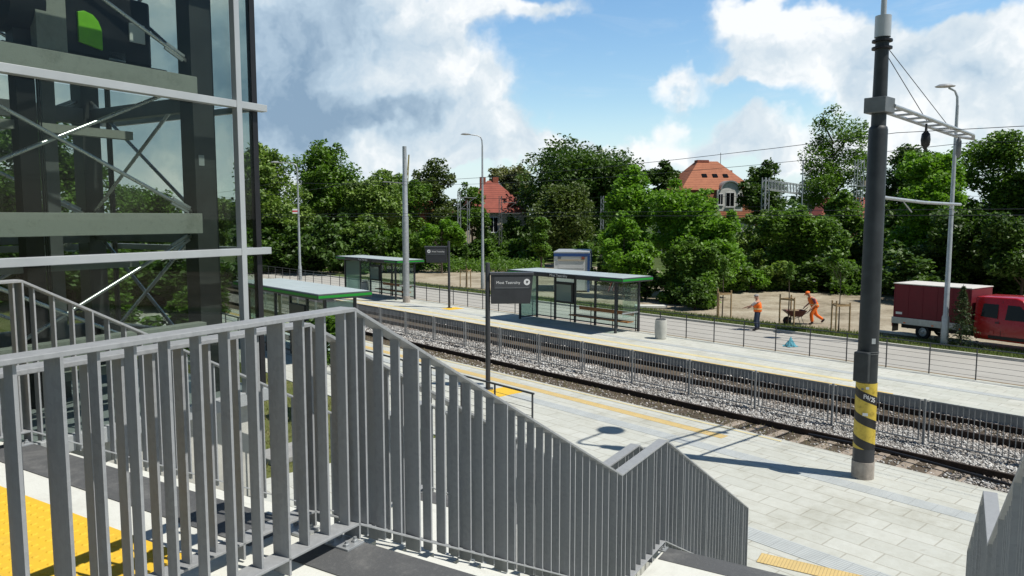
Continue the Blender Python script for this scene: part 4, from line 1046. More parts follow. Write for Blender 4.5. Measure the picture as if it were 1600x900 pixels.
# ================================================================== SITE CABIN
sc_ = thing('site_cabin', 'white site cabin with blue edges standing on the sandy lot behind the shelter', 'cabin', (4.35, 54.5, -0.07), R(-8))
W2, DP, HH = 2.55, 5.0, 2.85
MB().box(-W2 / 2, W2 / 2, 0, DP, 0.12, HH).build('shell', M['white'], sc_, bevel=0.02)
MB().box(-W2 / 2 - 0.03, W2 / 2 + 0.03, -0.03, DP + 0.03, HH, HH + 0.12).build('roof', M['white_metal'], sc_, bevel=0.02)
fr_ = MB()
for x in (W2 / 2,):
    for y in (0.0, DP): fr_.box(x - 0.09, x + 0.09, y - 0.04, y + 0.04, 0.0, HH)
fr_.box(-W2 / 2, W2 / 2, -0.045, -0.003, HH - 0.22, HH - 0.002)
fr_.box(W2 / 2 + 0.003, W2 / 2 + 0.045, 0, DP, HH - 0.16, HH - 0.002); 
fr_.build('blue_frame', M['blue'], sc_)
MB().box(-0.95, 0.95, -0.012, -0.004, 1.75, 2.3).build('shutter', M['white'], sc_, label='grey roller shutter')
MB().box(-0.98, 0.98, -0.05, -0.006, 2.3, 2.42).build('shutter_box', M['cream'], sc_)
MB().box(-1.0, -0.75, -0.05, -0.005, 2.46, 2.60).build('wall_vent', M['galv_dark'], sc_)
MB().box(0.75, 0.98, -0.06, -0.005, 2.44, 2.6).build('wall_lamp', M['brick'], sc_)
b1 = thing('barrier_board', 'red and white barrier board leaning beside the white site cabin', 'barrier', (7.35, 54.0, -0.07), R(20))
for i in range(4): MB().bar((-0.35 + i * 0.2, 0, 0.1), (0.0 + i * 0.2, 0, 1.0), 0.03, 0.12, up=(0, 1, 0)).build('stripe', M['sign_red'] if i % 2 == 0 else M['white'], b1)
MB().bar((-0.45, 0.03, 0.12), (0.5, 0.03, 0.12), 0.03, 0.06).build('foot', M['galv'], b1)

# ================================================================== FOLIAGE
def leaf_quads(P, size, rg, up=0.5, asp=0.62):
    n = len(P); nn = rg.normal(size=(n, 3)); nn /= np.linalg.norm(nn, axis=1)[:, None]; nn[:, 2] = np.abs(nn[:, 2]) + up
    nn /= np.linalg.norm(nn, axis=1)[:, None]
    t = np.cross(nn, rg.normal(size=(n, 3))); t /= np.linalg.norm(t, axis=1)[:, None] + 1e-9
    b = np.cross(nn, t); sz = (size * rg.uniform(0.6, 1.4, n))[:, None]
    V = np.stack([P - t * sz, P - b * sz * asp + nn * sz * 0.15, P + t * sz, P + b * sz * asp + nn * sz * 0.15], 1)
    return V
def crown(rg, w, h, z0, nclump, nleaf, size, shape='round', cr=None, d=None):
    """clumps inside an envelope of width w and height h above z0"""
    C = []; tries = 0
    lobes = [np.r_[rg.uniform(-0.55, 0.55, 2), rg.uniform(-0.75, 0.62), rg.uniform(0.34, 0.58)] for _ in range(7)] if cr != 0.19 else []
    lobes += [np.array([0.1, 0, 0.5, 0.45]), np.array([0, 0, -0.1, 0.5])] if lobes else []
    d = d or w
    while len(C) < nclump and tries < 9000:
        tries += 1
        u = rg.uniform(-1, 1, 3); rr_ = np.linalg.norm(u)
        if rr_ > 1 or rr_ < 0.25: continue
        if lobes and not any(np.linalg.norm(u - q[:3]) < q[3] for q in lobes): continue
        zz = (u[2] + 1) / 2
        if shape == 'round': k = 1.0
        elif shape == 'dome': k = 1.0; zz = zz ** 0.9
        elif shape == 'tall': k = 0.55 + 0.45 * math.sin(math.pi * min(1, zz * 1.05))
        elif shape == 'cone': k = 1.0 - 0.85 * zz
        C.append((u[0] * w / 2 * 0.84 * k, u[1] * d / 2 * 0.84 * k, z0 + h * (0.06 + 0.86 * zz)))
    C = np.array(C); r0 = (cr or 0.14) * (w + h) / 2
    rad = r0 * rg.uniform(0.5, 1.3, len(C))
    # small outlying sprays that break the outline
    ctr = np.array([0, 0, z0 + h * 0.5]); ext = []; er = []
    for i in range(int(len(C) * 1.1)):
        ci = rg.integers(len(C)); c = C[ci]; o_ = (c - ctr) / np.array([w / 2, d / 2, h / 2]); l_ = np.linalg.norm(o_) + 1e-6
        if l_ < 0.35: continue
        v = o_ / l_ + rg.normal(0, 0.35, 3); e = c + v / np.linalg.norm(v) * rad[ci] * rg.uniform(0.75, 1.1)
        if shape == 'cone' or e[2] < z0 + 0.05 * h: continue
        ext.append(e); er.append(r0 * rg.uniform(0.22, 0.5))
    if ext: C = np.vstack([C, np.array(ext)]); rad = np.hstack([rad, er])
    per = np.maximum(20, (nleaf * rad ** 2 / np.sum(rad ** 2)).astype(int))
    P = []
    for c, r_, k in zip(C, rad, per):
        v = rg.normal(size=(k, 3)); v /= np.linalg.norm(v, axis=1)[:, None]
        q = r_ * (0.45 + 0.6 * rg.uniform(0, 1, k) ** 0.6)[:, None] * v * np.array([1, 1, 0.72])
        # ragged, slightly drooping twigs
        q += rg.normal(0, 0.10 * r_, (k, 3))
        P.append(c + q)
    P = np.vstack(P); P = P[P[:, 2] > 0.15]
    return P, C, rad
def tree_mesh(kind, seed, w, h, zc, nclump, nleaf, size, shape='round', trunk=None, cr=None, limbs=9, up=0.5):
    rg = np.random.default_rng(seed)
    P, C, rad = crown(rg, w, h - zc, zc, nclump, nleaf, size, shape, cr)
    cm = fast_mesh('crown', leaf_quads(P, size, rg, up).reshape(-1, 3), 4, L[kind])
    tr_ = trunk or max(0.10, h * 0.017); mb = MB(); top = zc + (h - zc) * 0.72
    pts = []; m_ = 7
    for i in range(m_):
        f = i / (m_ - 1); pts.append((rg.normal(0, 0.05 * tr_ * 10) * f, rg.normal(0, 0.05 * tr_ * 10) * f, top * f))
    mb.tube(pts, [tr_ * (1.25 if i == 0 else 1) * (1 - 0.8 * i / (m_ - 1)) for i in range(m_)], 8)
    idx = rg.permutation(len(C))[:limbs]
    for i in idx:
        c = C[i]; zb_ = min(top * 0.95, max(zc * 0.75, c[2] - (0.35 + 0.4 * rg.random()) * math.hypot(c[0], c[1]) - 0.6)); f = zb_ / top
        b = Vector(pts[min(m_ - 1, int(f * (m_ - 1)))]); b.z = zb_
        mid = b.lerp(Vector(c), 0.5) + Vector((0, 0, 0.12 * (Vector(c) - b).length))
        mb.tube([b, mid, Vector(c)], [tr_ * 0.42, tr_ * 0.28, tr_ * 0.08], 6)
    tm = mb.mesh('trunk', M['bark'], smooth=True)
    return cm, tm
def put_tree(meshes, name, label, cat, loc, rz=0.0, scale=(1, 1, 1), group=None):
    r = thing(name, label, cat, loc, rz, group); r.scale = scale
    link('crown', meshes[0], r); link('trunk', meshes[1], r); return r
def tree(label, kind, px, dist, ytop, wpx, yc, seed, nclump=30, nleaf=9000, size=0.24, shape='round', name='tree', cr=None, zbase=-0.08, limbs=9, up=0.5, cat='tree', group=None):
    h = EYE + (340 - ytop) * dist / 1160 - zbase; w = 1.1 * wpx * dist / 1160
    zc = max(0.3, EYE + (340 - yc) * dist / 1160 - zbase)
    ms = tree_mesh(kind, seed, w, h, zc, int(nclump * 1.5), int(nleaf * 2.2), size * 0.72, shape, cr=cr, limbs=limbs, up=up)
    p = far(px, dist, zbase)
    return put_tree(ms, name, label, cat, p, 0, group=group)
TR = [
 ('tall acacia with pale flowering crown, first tree right of the glass tower', 'acacia', 425, 80, 228, 135, 400, 1, 34, 11000, .26, 'dome'),
 ('tall bushy green tree, second to the right of the glass tower', 'mid', 515, 88, 224, 135, 400, 2, 34, 11000, .27, 'dome'),
 ('rounded tree with cream flower clusters, third to the right of the glass tower', 'acacia', 590, 84, 258, 100, 400, 3, 28, 9000, .25, 'dome'),
 ('lower green tree just left of the slim grey pole', 'mid', 630, 98, 266, 70, 400, 4, 20, 6000, .26, 'dome'),
 ('young pale leaved acacia low in front of the tall left trees', 'acacia', 575, 77, 330, 100, 405, 5, 22, 6500, .20, 'dome'),
 ('olive brown tree with bare twigs, right of the slim grey pole', 'olive', 684, 108, 244, 80, 380, 6, 22, 6000, .28, 'tall'),
 ('small bright green tree behind the far stop sign', 'bright', 690, 73, 334, 62, 402, 7, 20, 5500, .17, 'tall'),
 ('dark narrow tree standing before the red roofed house', 'mid', 738, 100, 286, 62, 392, 8, 16, 4000, .25, 'tall'),
 ('pale cream flowering tree behind the red roofed house', 'pale', 800, 138, 250, 78, 345, 9, 20, 5000, .34, 'round'),
 ('huge dark green dome shaped tree in the middle of the picture', 'dark', 897, 108, 216, 172, 385, 10, 56, 19000, .34, 'dome'),
 ('olive green feathery tree below the huge dark dome tree', 'olive', 880, 84, 284, 92, 395, 11, 26, 8000, .23, 'tall'),
 ('slender dark green tree left of the white site cabin', 'mid', 846, 71, 338, 44, 405, 12, 18, 5000, .17, 'tall'),
 ('lush bright tree with pointed top behind the middle shelter', 'bright', 990, 57, 254, 88, 440, 13, 30, 10000, .19, 'tall'),
 ('spreading bright green tree in front of the orange roofed villa', 'bright', 1060, 53, 290, 135, 445, 14, 36, 13000, .18, 'dome'),
 ('low bright green tree left of the first staked sapling', 'bright', 1120, 50, 338, 110, 462, 15, 28, 9500, .16, 'dome'),
 ('bushy tree with leaves nearly to the ground right of the middle shelter', 'mid', 1092, 47.5, 375, 105, 478, 16, 26, 8500, .15, 'round'),
 ('leafy bright tree with dark trunks right beside the site cabin', 'bright', 975, 51, 330, 80, 455, 17, 24, 7500, .16, 'round'),
 ('dark round tree top left of the orange roofed villa', 'dark', 1032, 128, 244, 68, 330, 18, 18, 5000, .34, 'round'),
 ('dark green tree right of the orange roofed villa', 'dark', 1196, 112, 246, 92, 370, 19, 26, 8000, .31, 'round'),
 ('tallest open crowned tree with airy upright limbs left of the thick pole', 'mid', 1296, 96, 168, 172, 345, 20, 40, 7500, .23, 'round'),
 ('mid green tree behind the worker with the wheelbarrow', 'mid', 1235, 58, 318, 120, 455, 21, 30, 10000, .18, 'dome'),
 ('feathery green tree under the signal gantry', 'acacia', 1190, 63, 322, 80, 450, 22, 22, 7000, .18, 'round'),
 ('dense green tree left of the thick banded pole', 'mid', 1310, 66, 300, 90, 440, 23, 24, 8000, .2, 'round'),
 ('dark tall tree just right of the thick banded pole', 'dark', 1420, 78, 222, 120, 420, 24, 30, 9500, .26, 'dome'),
 ('bright leaved tree behind the red truck', 'bright', 1455, 60, 236, 120, 440, 25, 30, 10500, .21, 'dome'),
 ('broad dark tree over the red truck cab', 'mid', 1545, 64, 196, 150, 440, 26, 36, 12000, .23, 'dome'),
 ('large dark tree at the right edge of the picture', 'dark', 1645, 60, 182, 150, 440, 27, 34, 11000, .23, 'dome'),
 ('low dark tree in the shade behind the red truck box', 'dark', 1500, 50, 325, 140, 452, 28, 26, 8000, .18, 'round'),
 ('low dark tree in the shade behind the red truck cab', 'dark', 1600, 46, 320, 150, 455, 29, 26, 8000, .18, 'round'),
 ('large tree seen through the left panes of the glass tower', 'mid', 55, 44, 185, 250, 420, 30, 36, 10000, .2, 'dome'),
 ('green tree seen through the middle panes of the glass tower', 'mid', 205, 58, 275, 150, 430, 31, 28, 8000, .2, 'dome'),
 ('green tree seen through the right panes of the glass tower', 'acacia', 325, 84, 310, 110, 405, 32, 24, 7000, .24, 'dome'),
 ('dark tree at the far left behind the glass tower', 'dark', -120, 46, 160, 230, 430, 33, 30, 8000, .22, 'dome'),
]
for (lb, kind, px, dist, yt, wpx, yc, seed, nc, nl, sz, shp) in TR:
    tree(lb, kind, px, dist, yt, wpx, yc, seed, nc, nl, sz, shp, cr=0.105 if 'airy' in lb else (0.13 if 'olive brown' in lb else (0.19 if 'huge' in lb else None)), limbs=16 if 'airy' in lb else 9)

# staked saplings along the road
def stakes(label, loc, rz, h=1.45):
    r = thing('stake_frame', label, 'tree stakes', loc, rz, 'wooden stake frames of the young trees')
    pts = [(-0.42, -0.2), (0.42, -0.2), (0.0, 0.42)]
    for i, (x, y) in enumerate(pts): MB().tube([(x, y, 0), (x * 0.98, y, h + 0.06 * i)], 0.04, 8).build('stake', M['stake'], r)
    for i in range(3):
        a, b = pts[i], pts[(i + 1) % 3]
        MB().bar((a[0], a[1], h - 0.12), (b[0], b[1], h - 0.12), 0.04, 0.09).build('crossbar', M['stake'], r)
    return r
sap = tree_mesh('mid', 50, 1.7, 5.0, 1.9, 16, 2600, 0.085, 'tall', trunk=0.035, limbs=8)
sapl = [((11.5, 40.3), 'left of the worker on the road'), ((14.1, 37.6), 'between the two orange workers'), ((15.55, 35.0), 'right of the worker with the wheelbarrow'), ((-3.6, 57.8), 'beside the middle road lamp')]
for i, (p, lb) in enumerate(sapl):
    stakes('wooden three legged stake frame ' + lb, (p[0], p[1], -0.06), 0.4 + i)
    if i in (2,): put_tree(sap, 'sapling', 'slender staked sapling ' + lb, 'young tree', (p[0], p[1], -0.06), 1.3 * i, (0.9, 0.9, 1.0))
    else:
        tw = MB().tube([(0, 0, 0), (0.03, 0.02, 1.4), (0.0, 0.05, 2.3 if i else 2.6)], [0.035, 0.03, 0.015], 6); rr2 = thing('sapling', 'thin young staked tree ' + lb, 'young tree', (p[0], p[1], -0.06))
        tw.build('trunk', M['bark'], rr2)
        sc1 = 0.45 if i != 1 else 0.35
        o = link('crown', sap[0], rr2); o.scale = (sc1, sc1, 0.42); o.location = (0, 0, 1.25)
# saplings on the near side, seen past the tower and through the near shelter
put_tree(sap, 'sapling', 'young leafy tree growing behind the near shelter', 'young tree', (-5.05, 19.6, -0.03), 0.5, (0.85, 0.85, 0.62))
put_tree(sap, 'sapling', 'young leafy tree seen through the lower panes of the glass tower', 'young tree', (-7.9, 17.5, -0.03), 2.1, (0.95, 0.95, 0.78))
put_tree(sap, 'sapling', 'thin young tree seen through the left lower panes of the glass tower', 'young tree', (-12.0, 22.5, -0.03), 4.0, (1.1, 1.1, 0.8))
# small spruce by the truck
rg = np.random.default_rng(77); P = []
for i in range(34):
    f = i / 33; z = 0.35 + 2.6 * f; rr_ = 0.78 * (1 - f) ** 0.85 + 0.05
    for b in range(7):
        a = rg.uniform(0, 6.28); k = 14; rad = rr_ * rg.uniform(0.7, 1.15)
        tt = rg.uniform(0.15, 1, k); P.append(np.c_[np.cos(a) * rad * tt, np.sin(a) * rad * tt, z - 0.28 * rad * tt + rg.normal(0, 0.02, k)] + rg.normal(0, 0.03, (k, 3)))
P = np.vstack(P)
sp_ = thing('spruce', 'small young spruce in front of the red truck', 'spruce', (19.0, 31.1, -0.05))
sp_.scale = (0.9, 0.9, 0.86)
link('crown', fast_mesh('crown', leaf_quads(P, 0.055, rg, 0.3, 0.3).reshape(-1, 3), 4, L['spruce']), sp_)
MB().tube([(0, 0, 0), (0, 0, 3.1)], [0.05, 0.008], 6).build('trunk', M['bark'], sp_)

# shrubs
def shrub_mesh(kind, seed, n=1500, size=0.13):
    rg = np.random.default_rng(seed); P, C, rad = crown(rg, 3.2, 2.4, 0.0, 12, n, size, 'round', 0.22)
    cm = fast_mesh('foliage', leaf_quads(P, size, rg).reshape(-1, 3), 4, L[kind])
    mb = MB()
    for c in C[:6]: mb.tube([(0, 0, 0), (c[0] * 0.5, c[1] * 0.5, c[2] * 0.6), tuple(c)], [0.05, 0.035, 0.012], 5)
    return cm, mb.mesh('stems', M['bark'])
shm = {k: shrub_mesh(k, 60 + i, 2600, 0.14) for i, k in enumerate(('mid', 'dark', 'bright', 'acacia', 'weed'))}
def shrub(px, dist, kind, sw, sh, label, group, rz=0.0):
    r = thing('shrub', label, 'shrub', far(px, dist, -0.1), rz, group); r.scale = (sw / 3.2, sw / 3.2, sh / 2.5)
    link('foliage', shm[kind][0], r); link('stems', shm[kind][1], r)
rr = random.Random(11)
gl_ = ('dense undergrowth shrub below the tall trees at the left', 'undergrowth shrubs at the left')
for i in range(15): shrub(385 + i * 19 + rr.uniform(-6, 6), rr.uniform(72, 78), rr.choice(['dark', 'mid', 'dark', 'mid']), rr.uniform(4.5, 6.5), rr.uniform(3.0, 5.4), *gl_, rz=rr.uniform(0, 6))
gm_ = ('green shrub along the old grey wall beyond the sandy lot', 'shrubs beyond the sandy lot')
for i in range(15): shrub(655 + i * 22 + rr.uniform(-8, 8), rr.uniform(84, 100), rr.choice(['mid', 'dark', 'acacia', 'mid']), rr.uniform(4, 6.5), rr.uniform(2.0, 3.6), *gm_, rz=rr.uniform(0, 6))
gr_ = ('dark shrub in the shade under the trees at the right', 'undergrowth shrubs at the right')
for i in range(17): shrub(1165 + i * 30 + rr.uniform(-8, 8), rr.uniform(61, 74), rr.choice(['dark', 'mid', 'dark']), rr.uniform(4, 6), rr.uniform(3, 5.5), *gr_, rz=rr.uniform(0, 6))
gb_ = ('low shrub at the foot of the bright trees right of the middle shelter', 'low shrubs behind the middle shelter')
for (px, dist, kind, w_, h_) in ((1010, 49, 'dark', 2.6, 1.8), (1060, 47, 'mid', 2.8, 1.6), (1100, 45, 'mid', 2.6, 2.2), (1088, 44, 'dark', 2.2, 1.7), (950, 56, 'dark', 2.5, 2.2), (985, 54, 'dark', 3, 2.4)): shrub(px, dist, kind, w_, h_, *gb_, rz=px)
gt_ = ('shrub in the shade behind the red truck', 'shrubs behind the truck')
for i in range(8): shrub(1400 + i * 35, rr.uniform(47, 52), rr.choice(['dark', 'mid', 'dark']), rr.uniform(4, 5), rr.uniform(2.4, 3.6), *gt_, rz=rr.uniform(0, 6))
gg_ = ('bush at the far left behind the glass tower', 'bushes behind the glass tower')
for i in range(8): shrub(-60 + i * 55, rr.uniform(38, 60), rr.choice(['dark', 'mid']), rr.uniform(4, 5.5), rr.uniform(2.4, 3.6), *gg_, rz=rr.uniform(0, 6))
gw_ = ('leafy undergrowth bush at the back of the sandy lot behind the workers', 'bushes behind the workers')
for i in range(13): shrub(1135 + i * 17 + rr.uniform(-5, 5), rr.uniform(54, 57), rr.choice(['mid', 'dark', 'acacia', 'bright', 'mid']), rr.uniform(2.6, 3.8), rr.uniform(1.5, 2.8), *gw_, rz=rr.uniform(0, 6))
gh_ = ('dark bush hiding the foot of the red roofed house', 'bushes before the red roofed house')
for (px, dist, w_, h_) in ((752, 100, 4, 4.4), (806, 101, 4.2, 5.2), (826, 100, 4, 4.6), (786, 99, 3.5, 2.6)): shrub(px, dist, 'dark', w_, h_, *gh_, rz=px)
# weed banks (uncountable)
def bank(name, regs, kind, label):
    rg = np.random.default_rng(5); V = []
    for (px0, px1, d0, d1, n, h) in regs:
        dist = rg.uniform(d0, d1, n); px = rg.uniform(px0, px1, n); hh = h * (0.35 + 0.65 * (0.5 + 0.5 * np.sin(px * 0.13 + dist * 1.7)) * rg.uniform(0.5, 1, n))
        P = np.c_[(px - 800) / 1160 * dist, dist, -0.1 + hh * rg.uniform(0, 1, n) ** 0.7]; V.append(leaf_quads(P, 0.15, rg))
    return stuff(link(name, fast_mesh(name, np.vstack(V).reshape(-1, 3), 4, L[kind])), label, 'weeds')
bank('weed_bank', [(690, 850, 74, 92, 9000, 1.4), (1300, 1540, 52, 62, 9000, 1.5), (1020, 1170, 60, 66, 2500, 1.2), (400, 700, 74, 80, 3000, 1.2)], 'weed', 'tall bright green weeds growing along the edge of the sandy lot')
# wood in the far distance
rg = np.random.default_rng(6); n = 26000; dist = rg.uniform(165, 210, n); px = rg.uniform(-900, 2500, n)
ph = 7.5 + 2.2 * np.sin(px * 0.021) + 1.6 * np.sin(px * 0.057 + 1); P = np.c_[(px - 800) / 1160 * dist, dist, ph * rg.uniform(0, 1, n) ** 0.8]
stuff(link('distant_wood', fast_mesh('distant_wood', leaf_quads(P, 0.75, rg).reshape(-1, 3), 4, L['dark'])), 'dark wood far behind the houses', 'wood')

# ================================================================== BUILDINGS FAR OFF
def hip_house(name, label, px, dist, w, d, eave, ridge, wall, roof, rz, rl=0.45, over=0.5):
    r = thing(name, label, 'house', far(px, dist, -0.1), rz)
    MB().box(-w / 2, w / 2, -d / 2, d / 2, 0, eave).build('wall', wall, r)
    a, b = w / 2 + over, d / 2 + over; rx = w / 2 * rl
    mb = MB().add([(-a, -b, eave), (a, -b, eave), (a, b, eave), (-a, b, eave), (-rx, 0, ridge), (rx, 0, ridge)], [(3, 2, 1, 0), (0, 1, 5, 4), (1, 2, 5), (2, 3, 4, 5), (3, 0, 4)])
    rf = mb.build('roof', roof, r); return r, rf
def win(r, x, y, z, w, h, frame=None, face=-1):
    f = MB().box(x - w / 2, x + w / 2, y - 0.06, y - 0.003, z, z + h).build('window', frame or M['white'], r)
    k = 0.1; n_ = 2
    for i in range(n_):
        x0 = x - w / 2 + k * 0.6 + i * (w / 2); x1 = x0 + w / 2 - k
        MB().box(x0, x1, y - 0.075, y - 0.062, z + k, z + h - k).build('pane', M['glass_dark'], f)
    MB().box(x - w / 2 - 0.1, x + w / 2 + 0.1, y - 0.16, y - 0.003, z - 0.12, z - 0.01).build('sill', M['white'], f)
h1, rf = hip_house('house', 'red tiled house with cream walls behind the trees left of centre', 768, 110, 9.5, 8, 6.2, 10.9, M['cream'], M['tile_red'], R(14), 0.12)
win(h1, 2.0, -4.0, 3.4, 1.3, 2.2); win(h1, -0.6, -4.0, 3.4, 1.3, 2.2)
for x in (-1.3, 0.6):
    MB().box(x - 0.4, x + 0.4, -0.3, 0.3, 9.3, 11.4).build('chimney', M['brick'], rf)
MB().prism([(1.6, 7.3), (3.0, 7.3), (2.3, 7.75)], -3.9, -2.2, 'y').build('eyebrow_dormer', M['tile_red'], rf)
h2, rf2 = hip_house('house', 'red roofed house mostly hidden behind the slim grey pole', 650, 118, 7, 8, 6.5, 10.4, M['brick'], M['tile_red'], R(5), 0.3)
MB().box(1.3, 1.8, -2.6, -2.2, 8.6, 10.6).build('chimney', M['white'], rf2)
h3, rf3 = hip_house('house', 'small red brick house between the villa and the signal gantry', 1174, 125, 7, 7, 4.6, 7.4, M['brick'], M['tile_red'], R(-8), 0.4)
win(h3, -1.2, -3.5, 2.2, 1.4, 1.6); win(h3, 1.2, -3.5, 2.2, 1.4, 1.6)
h4, rf4 = hip_house('house', 'brown roofed house glimpsed behind the tallest airy tree', 1325, 130, 14, 8, 5.4, 9.0, M['brick'], M['tile_red'], R(4), 0.6)
# villa
vl = thing('villa', 'large villa with orange mansard roof and white arched dormer', 'villa', far(1100, 124, -0.5), R(9))
w, d = 12.5, 10.5
MB().box(-w / 2, w / 2, -d / 2, d / 2, 0, 5.9).build('wall', M['plaster'], vl)
mb = MB()
lv_ = [(w / 2 + 0.5, d / 2 + 0.5, 5.9), (w / 2 - 0.15, d / 2 - 0.15, 10.2), (w / 2 + 0.15, d / 2 + 0.15, 10.25), (1.7, 0.6, 15.1)]
vs = []
for (a, b, z) in lv_: vs += [(-a, -b, z), (a, -b, z), (a, b, z), (-a, b, z)]
fs = [(3, 2, 1, 0), (12, 13, 14, 15)]
for i in range(3):
    for k in range(4): fs.append((i * 4 + k, i * 4 + (k + 1) % 4, i * 4 + 4 + (k + 1) % 4, i * 4 + 4 + k))
vroof = mb.add(vs, fs).build('roof', M['tile_orange'], vl)
MB().box(-1.9, 0.1, -0.9, 0.4, 14.0, 15.3).build('chimney', M['brick'], vroof); MB().box(3.0, 4.4, -0.5, 0.5, 11.9, 13.7).build('chimney', M['brick'], vroof)
MB().tube([(2.5, 0, 13.2), (2.5, 0, 16.6)], 0.05, 6).build('aerial', M['dark_steel'], vroof)
dx, dy = 1.7, -d / 2 - 0.35
MB().box(dx - 2.15, dx + 2.15, dy, dy + 2.6, 6.6, 10.3).build('dormer', M['plaster'], vl)
arc = [(dx + 1.45 * math.cos(a), 10.31 + 1.25 * math.sin(a)) for a in [math.pi * i / 16 for i in range(17)]]
MB().prism(arc, dy + 0.05, dy + 3.4, 'y').build('arched_gable', M['plaster'], vl)
arc2 = [(dx + 1.68 * math.cos(a), 10.31 + 1.46 * math.sin(a)) for a in [math.pi * i / 16 for i in range(17)]] + [(dx + 1.47 * math.cos(a), 10.31 + 1.27 * math.sin(a)) for a in [math.pi * (16 - i) / 16 for i in range(17)]]
MB().prism(arc2, dy - 0.25, dy + 3.6, 'y').build('dormer_roof', M['galv'], vl)
win(vl, dx - 1.6, dy, 7.9, 0.8, 1.8); win(vl, dx, dy, 7.6, 1.4, 2.3); win(vl, dx + 1.6, dy, 7.9, 0.8, 1.8)
for x in (-1.6, 0.2, 2.0):
    zz = 12.6; yy = -(0.6 + (15.1 - zz) / 4.85 * (d / 2 + 0.15 - 0.6))
    MB().cbox((x, yy, zz), (0.8, 0.25, 0.75), 0, Matrix.Rotation(R(-46), 3, 'X')).build('roof_window', M['glass_dark'], vroof)
# old grey wall
ow = thing('boundary_wall', 'old grey stained wall beyond the sandy lot', 'wall', far(880, 112, -0.1), R(-3))
for i in range(14): MB().box(-16 + i * 2.3, -16 + i * 2.3 + 2.22, -0.12, 0.12, 0, 1.95 + 0.03 * (i % 3)).build('wall_panel', M['wall_grey'], ow)
for i in range(15): MB().box(-16.1 + i * 2.3, -15.94 + i * 2.3, -0.16, 0.16, 0, 2.1).build('wall_post', M['concrete_grey'], ow)

# railway masts
def lattice(mb, x, y, z0, z1, w, n, r=0.04):
    for (a, b) in ((-1, -1), (1, -1), (1, 1), (-1, 1)): mb.bar((x + a * w / 2, y + b * w / 2, z0), (x + a * w / 2, y + b * w / 2, z1), r * 2, r * 2)
    for i in range(n):
        za = z0 + (z1 - z0) * i / n; zb_ = z0 + (z1 - z0) * (i + 1) / n; s_ = 1 if i % 2 else -1
        for b in (-1, 1): mb.bar((x - s_ * w / 2, y + b * w / 2, za), (x + s_ * w / 2, y + b * w / 2, zb_), r, r)
    return mb
def mast(label, px, dist, ztop, side, m, twin=False):
    r = thing('railway_mast', label, 'mast', far(px, dist, -0.1), 0, 'railway catenary masts')
    lattice(MB(), 0, 0, 0, ztop, 0.34, 12).build('column', m, r)
    if twin: lattice(MB(), 1.1, 1.5, 0, ztop - 1.2, 0.28, 10).build('column', m, r)
    MB().tube([(0, 0, ztop - 0.8), (side * 2.2, 0, ztop - 0.9)], 0.035, 6).build('bracket_arm', m, r)
    MB().tube([(0, 0, ztop - 2.4), (side * 2.4, 0, ztop - 0.6)], 0.03, 6).build('bracket_strut', m, r)
    MB().tube([(0, 0, ztop - 2.3), (side * 2.6, 0, ztop - 2.25)], 0.03, 6).build('steady_arm', m, r)
mast('twin railway mast left of the red roofed house', 718, 96, 8.9, 1, M['galv'], True)
mast('railway mast in front of the red roofed house window', 782, 97, 8.3, 1, M['galv_dark'])
mast('dark railway mast in front of the huge dome tree', 897, 95, 7.6, -1, M['black'])
mast('thin grey railway mast behind the bright trees', 940, 100, 8.4, 1, M['galv'])
for (z, dd, lb) in ((6.6, 96, 'lower'), (7.9, 98, 'upper')):
    o = MB().tube([(-40, dd + 6, z), (-6, dd, z - 0.05), (30, dd - 6, z + 0.1), (60, dd - 10, z)], 0.02, 5).build('railway_wire', M['black']); tag(o, lb + ' railway catenary wire before the distant houses', 'wire')
mk = thing('marker_post', 'white post with black diagonal stripes beside the twin railway mast', 'marker post', far(710, 92, -0.1))
MB().box(-0.3, 0.3, -0.04, 0.04, 1.2, 3.0).build('board', M['white'], mk)
for i in range(4): MB().bar((-0.3, -0.045, 1.45 + i * 0.42), (0.3, -0.045, 1.3 + i * 0.42 + 0.4), 0.01, 0.12, up=(0, 0, 1)).build('stripe', M['black'], mk)
MB().box(-0.05, 0.05, -0.03, 0.03, 0, 1.2).build('post', M['galv'], mk)
wp = thing('signal_cabinet', 'small white trackside cabinet beside the twin railway mast', 'cabinet', far(723, 93, -0.1)); MB().box(-0.2, 0.2, -0.2, 0.2, 0, 2.6).build('body', M['white'], wp, bevel=0.02); MB().box(-0.24, 0.24, -0.24, 0.24, 2.6, 2.66).build('cap', M['galv'], wp)
# signal gantry
sgn = thing('signal_gantry', 'silver lattice signal gantry above the trees behind the workers', 'gantry', far(1193, 92, -0.1), R(20))
z_ = 9.2
lattice(MB(), 0, 0, 0, z_ + 1.2, 0.6, 14, 0.05).build('tower', M['galv'], sgn)
lattice(MB(), 6.6, 0, 0, z_ + 0.2, 0.5, 14, 0.05).build('tower', M['galv'], sgn)
gb = MB()
for (y, z) in ((-0.5, 0), (0.5, 0), (-0.5, 1.1), (0.5, 1.1)): gb.bar((0, y, z_ - 0.2 + z), (6.6, y, z_ - 0.9 + z), 0.1, 0.1)
for i in range(15):
    x = i * 0.47; zz = z_ - 0.2 - 0.7 * i / 14
    for y in (-0.5, 0.5): gb.bar((x, y, zz), (x, y, zz + 1.1), 0.05, 0.05); gb.bar((x, y, zz), (x + 0.44, y, zz + 1.05), 0.035, 0.035)
gb.build('bridge', M['white_metal'], sgn)
ls = thing('lattice_mast', 'pale lattice mast with small platform left of the thick pole', 'mast', far(1337, 90, -0.1))
lattice(MB(), 0, 0, 0, 12.4, 0.75, 16, 0.045).build('tower', M['white_metal'], ls); MB().box(-0.6, 2.2, -0.5, 0.5, 9.2, 9.32).build('platform', M['white_metal'], ls); MB().box(0.5, 2.2, -0.45, 0.45, 9.33, 9.9).build('signal_box', M['cream'], ls)
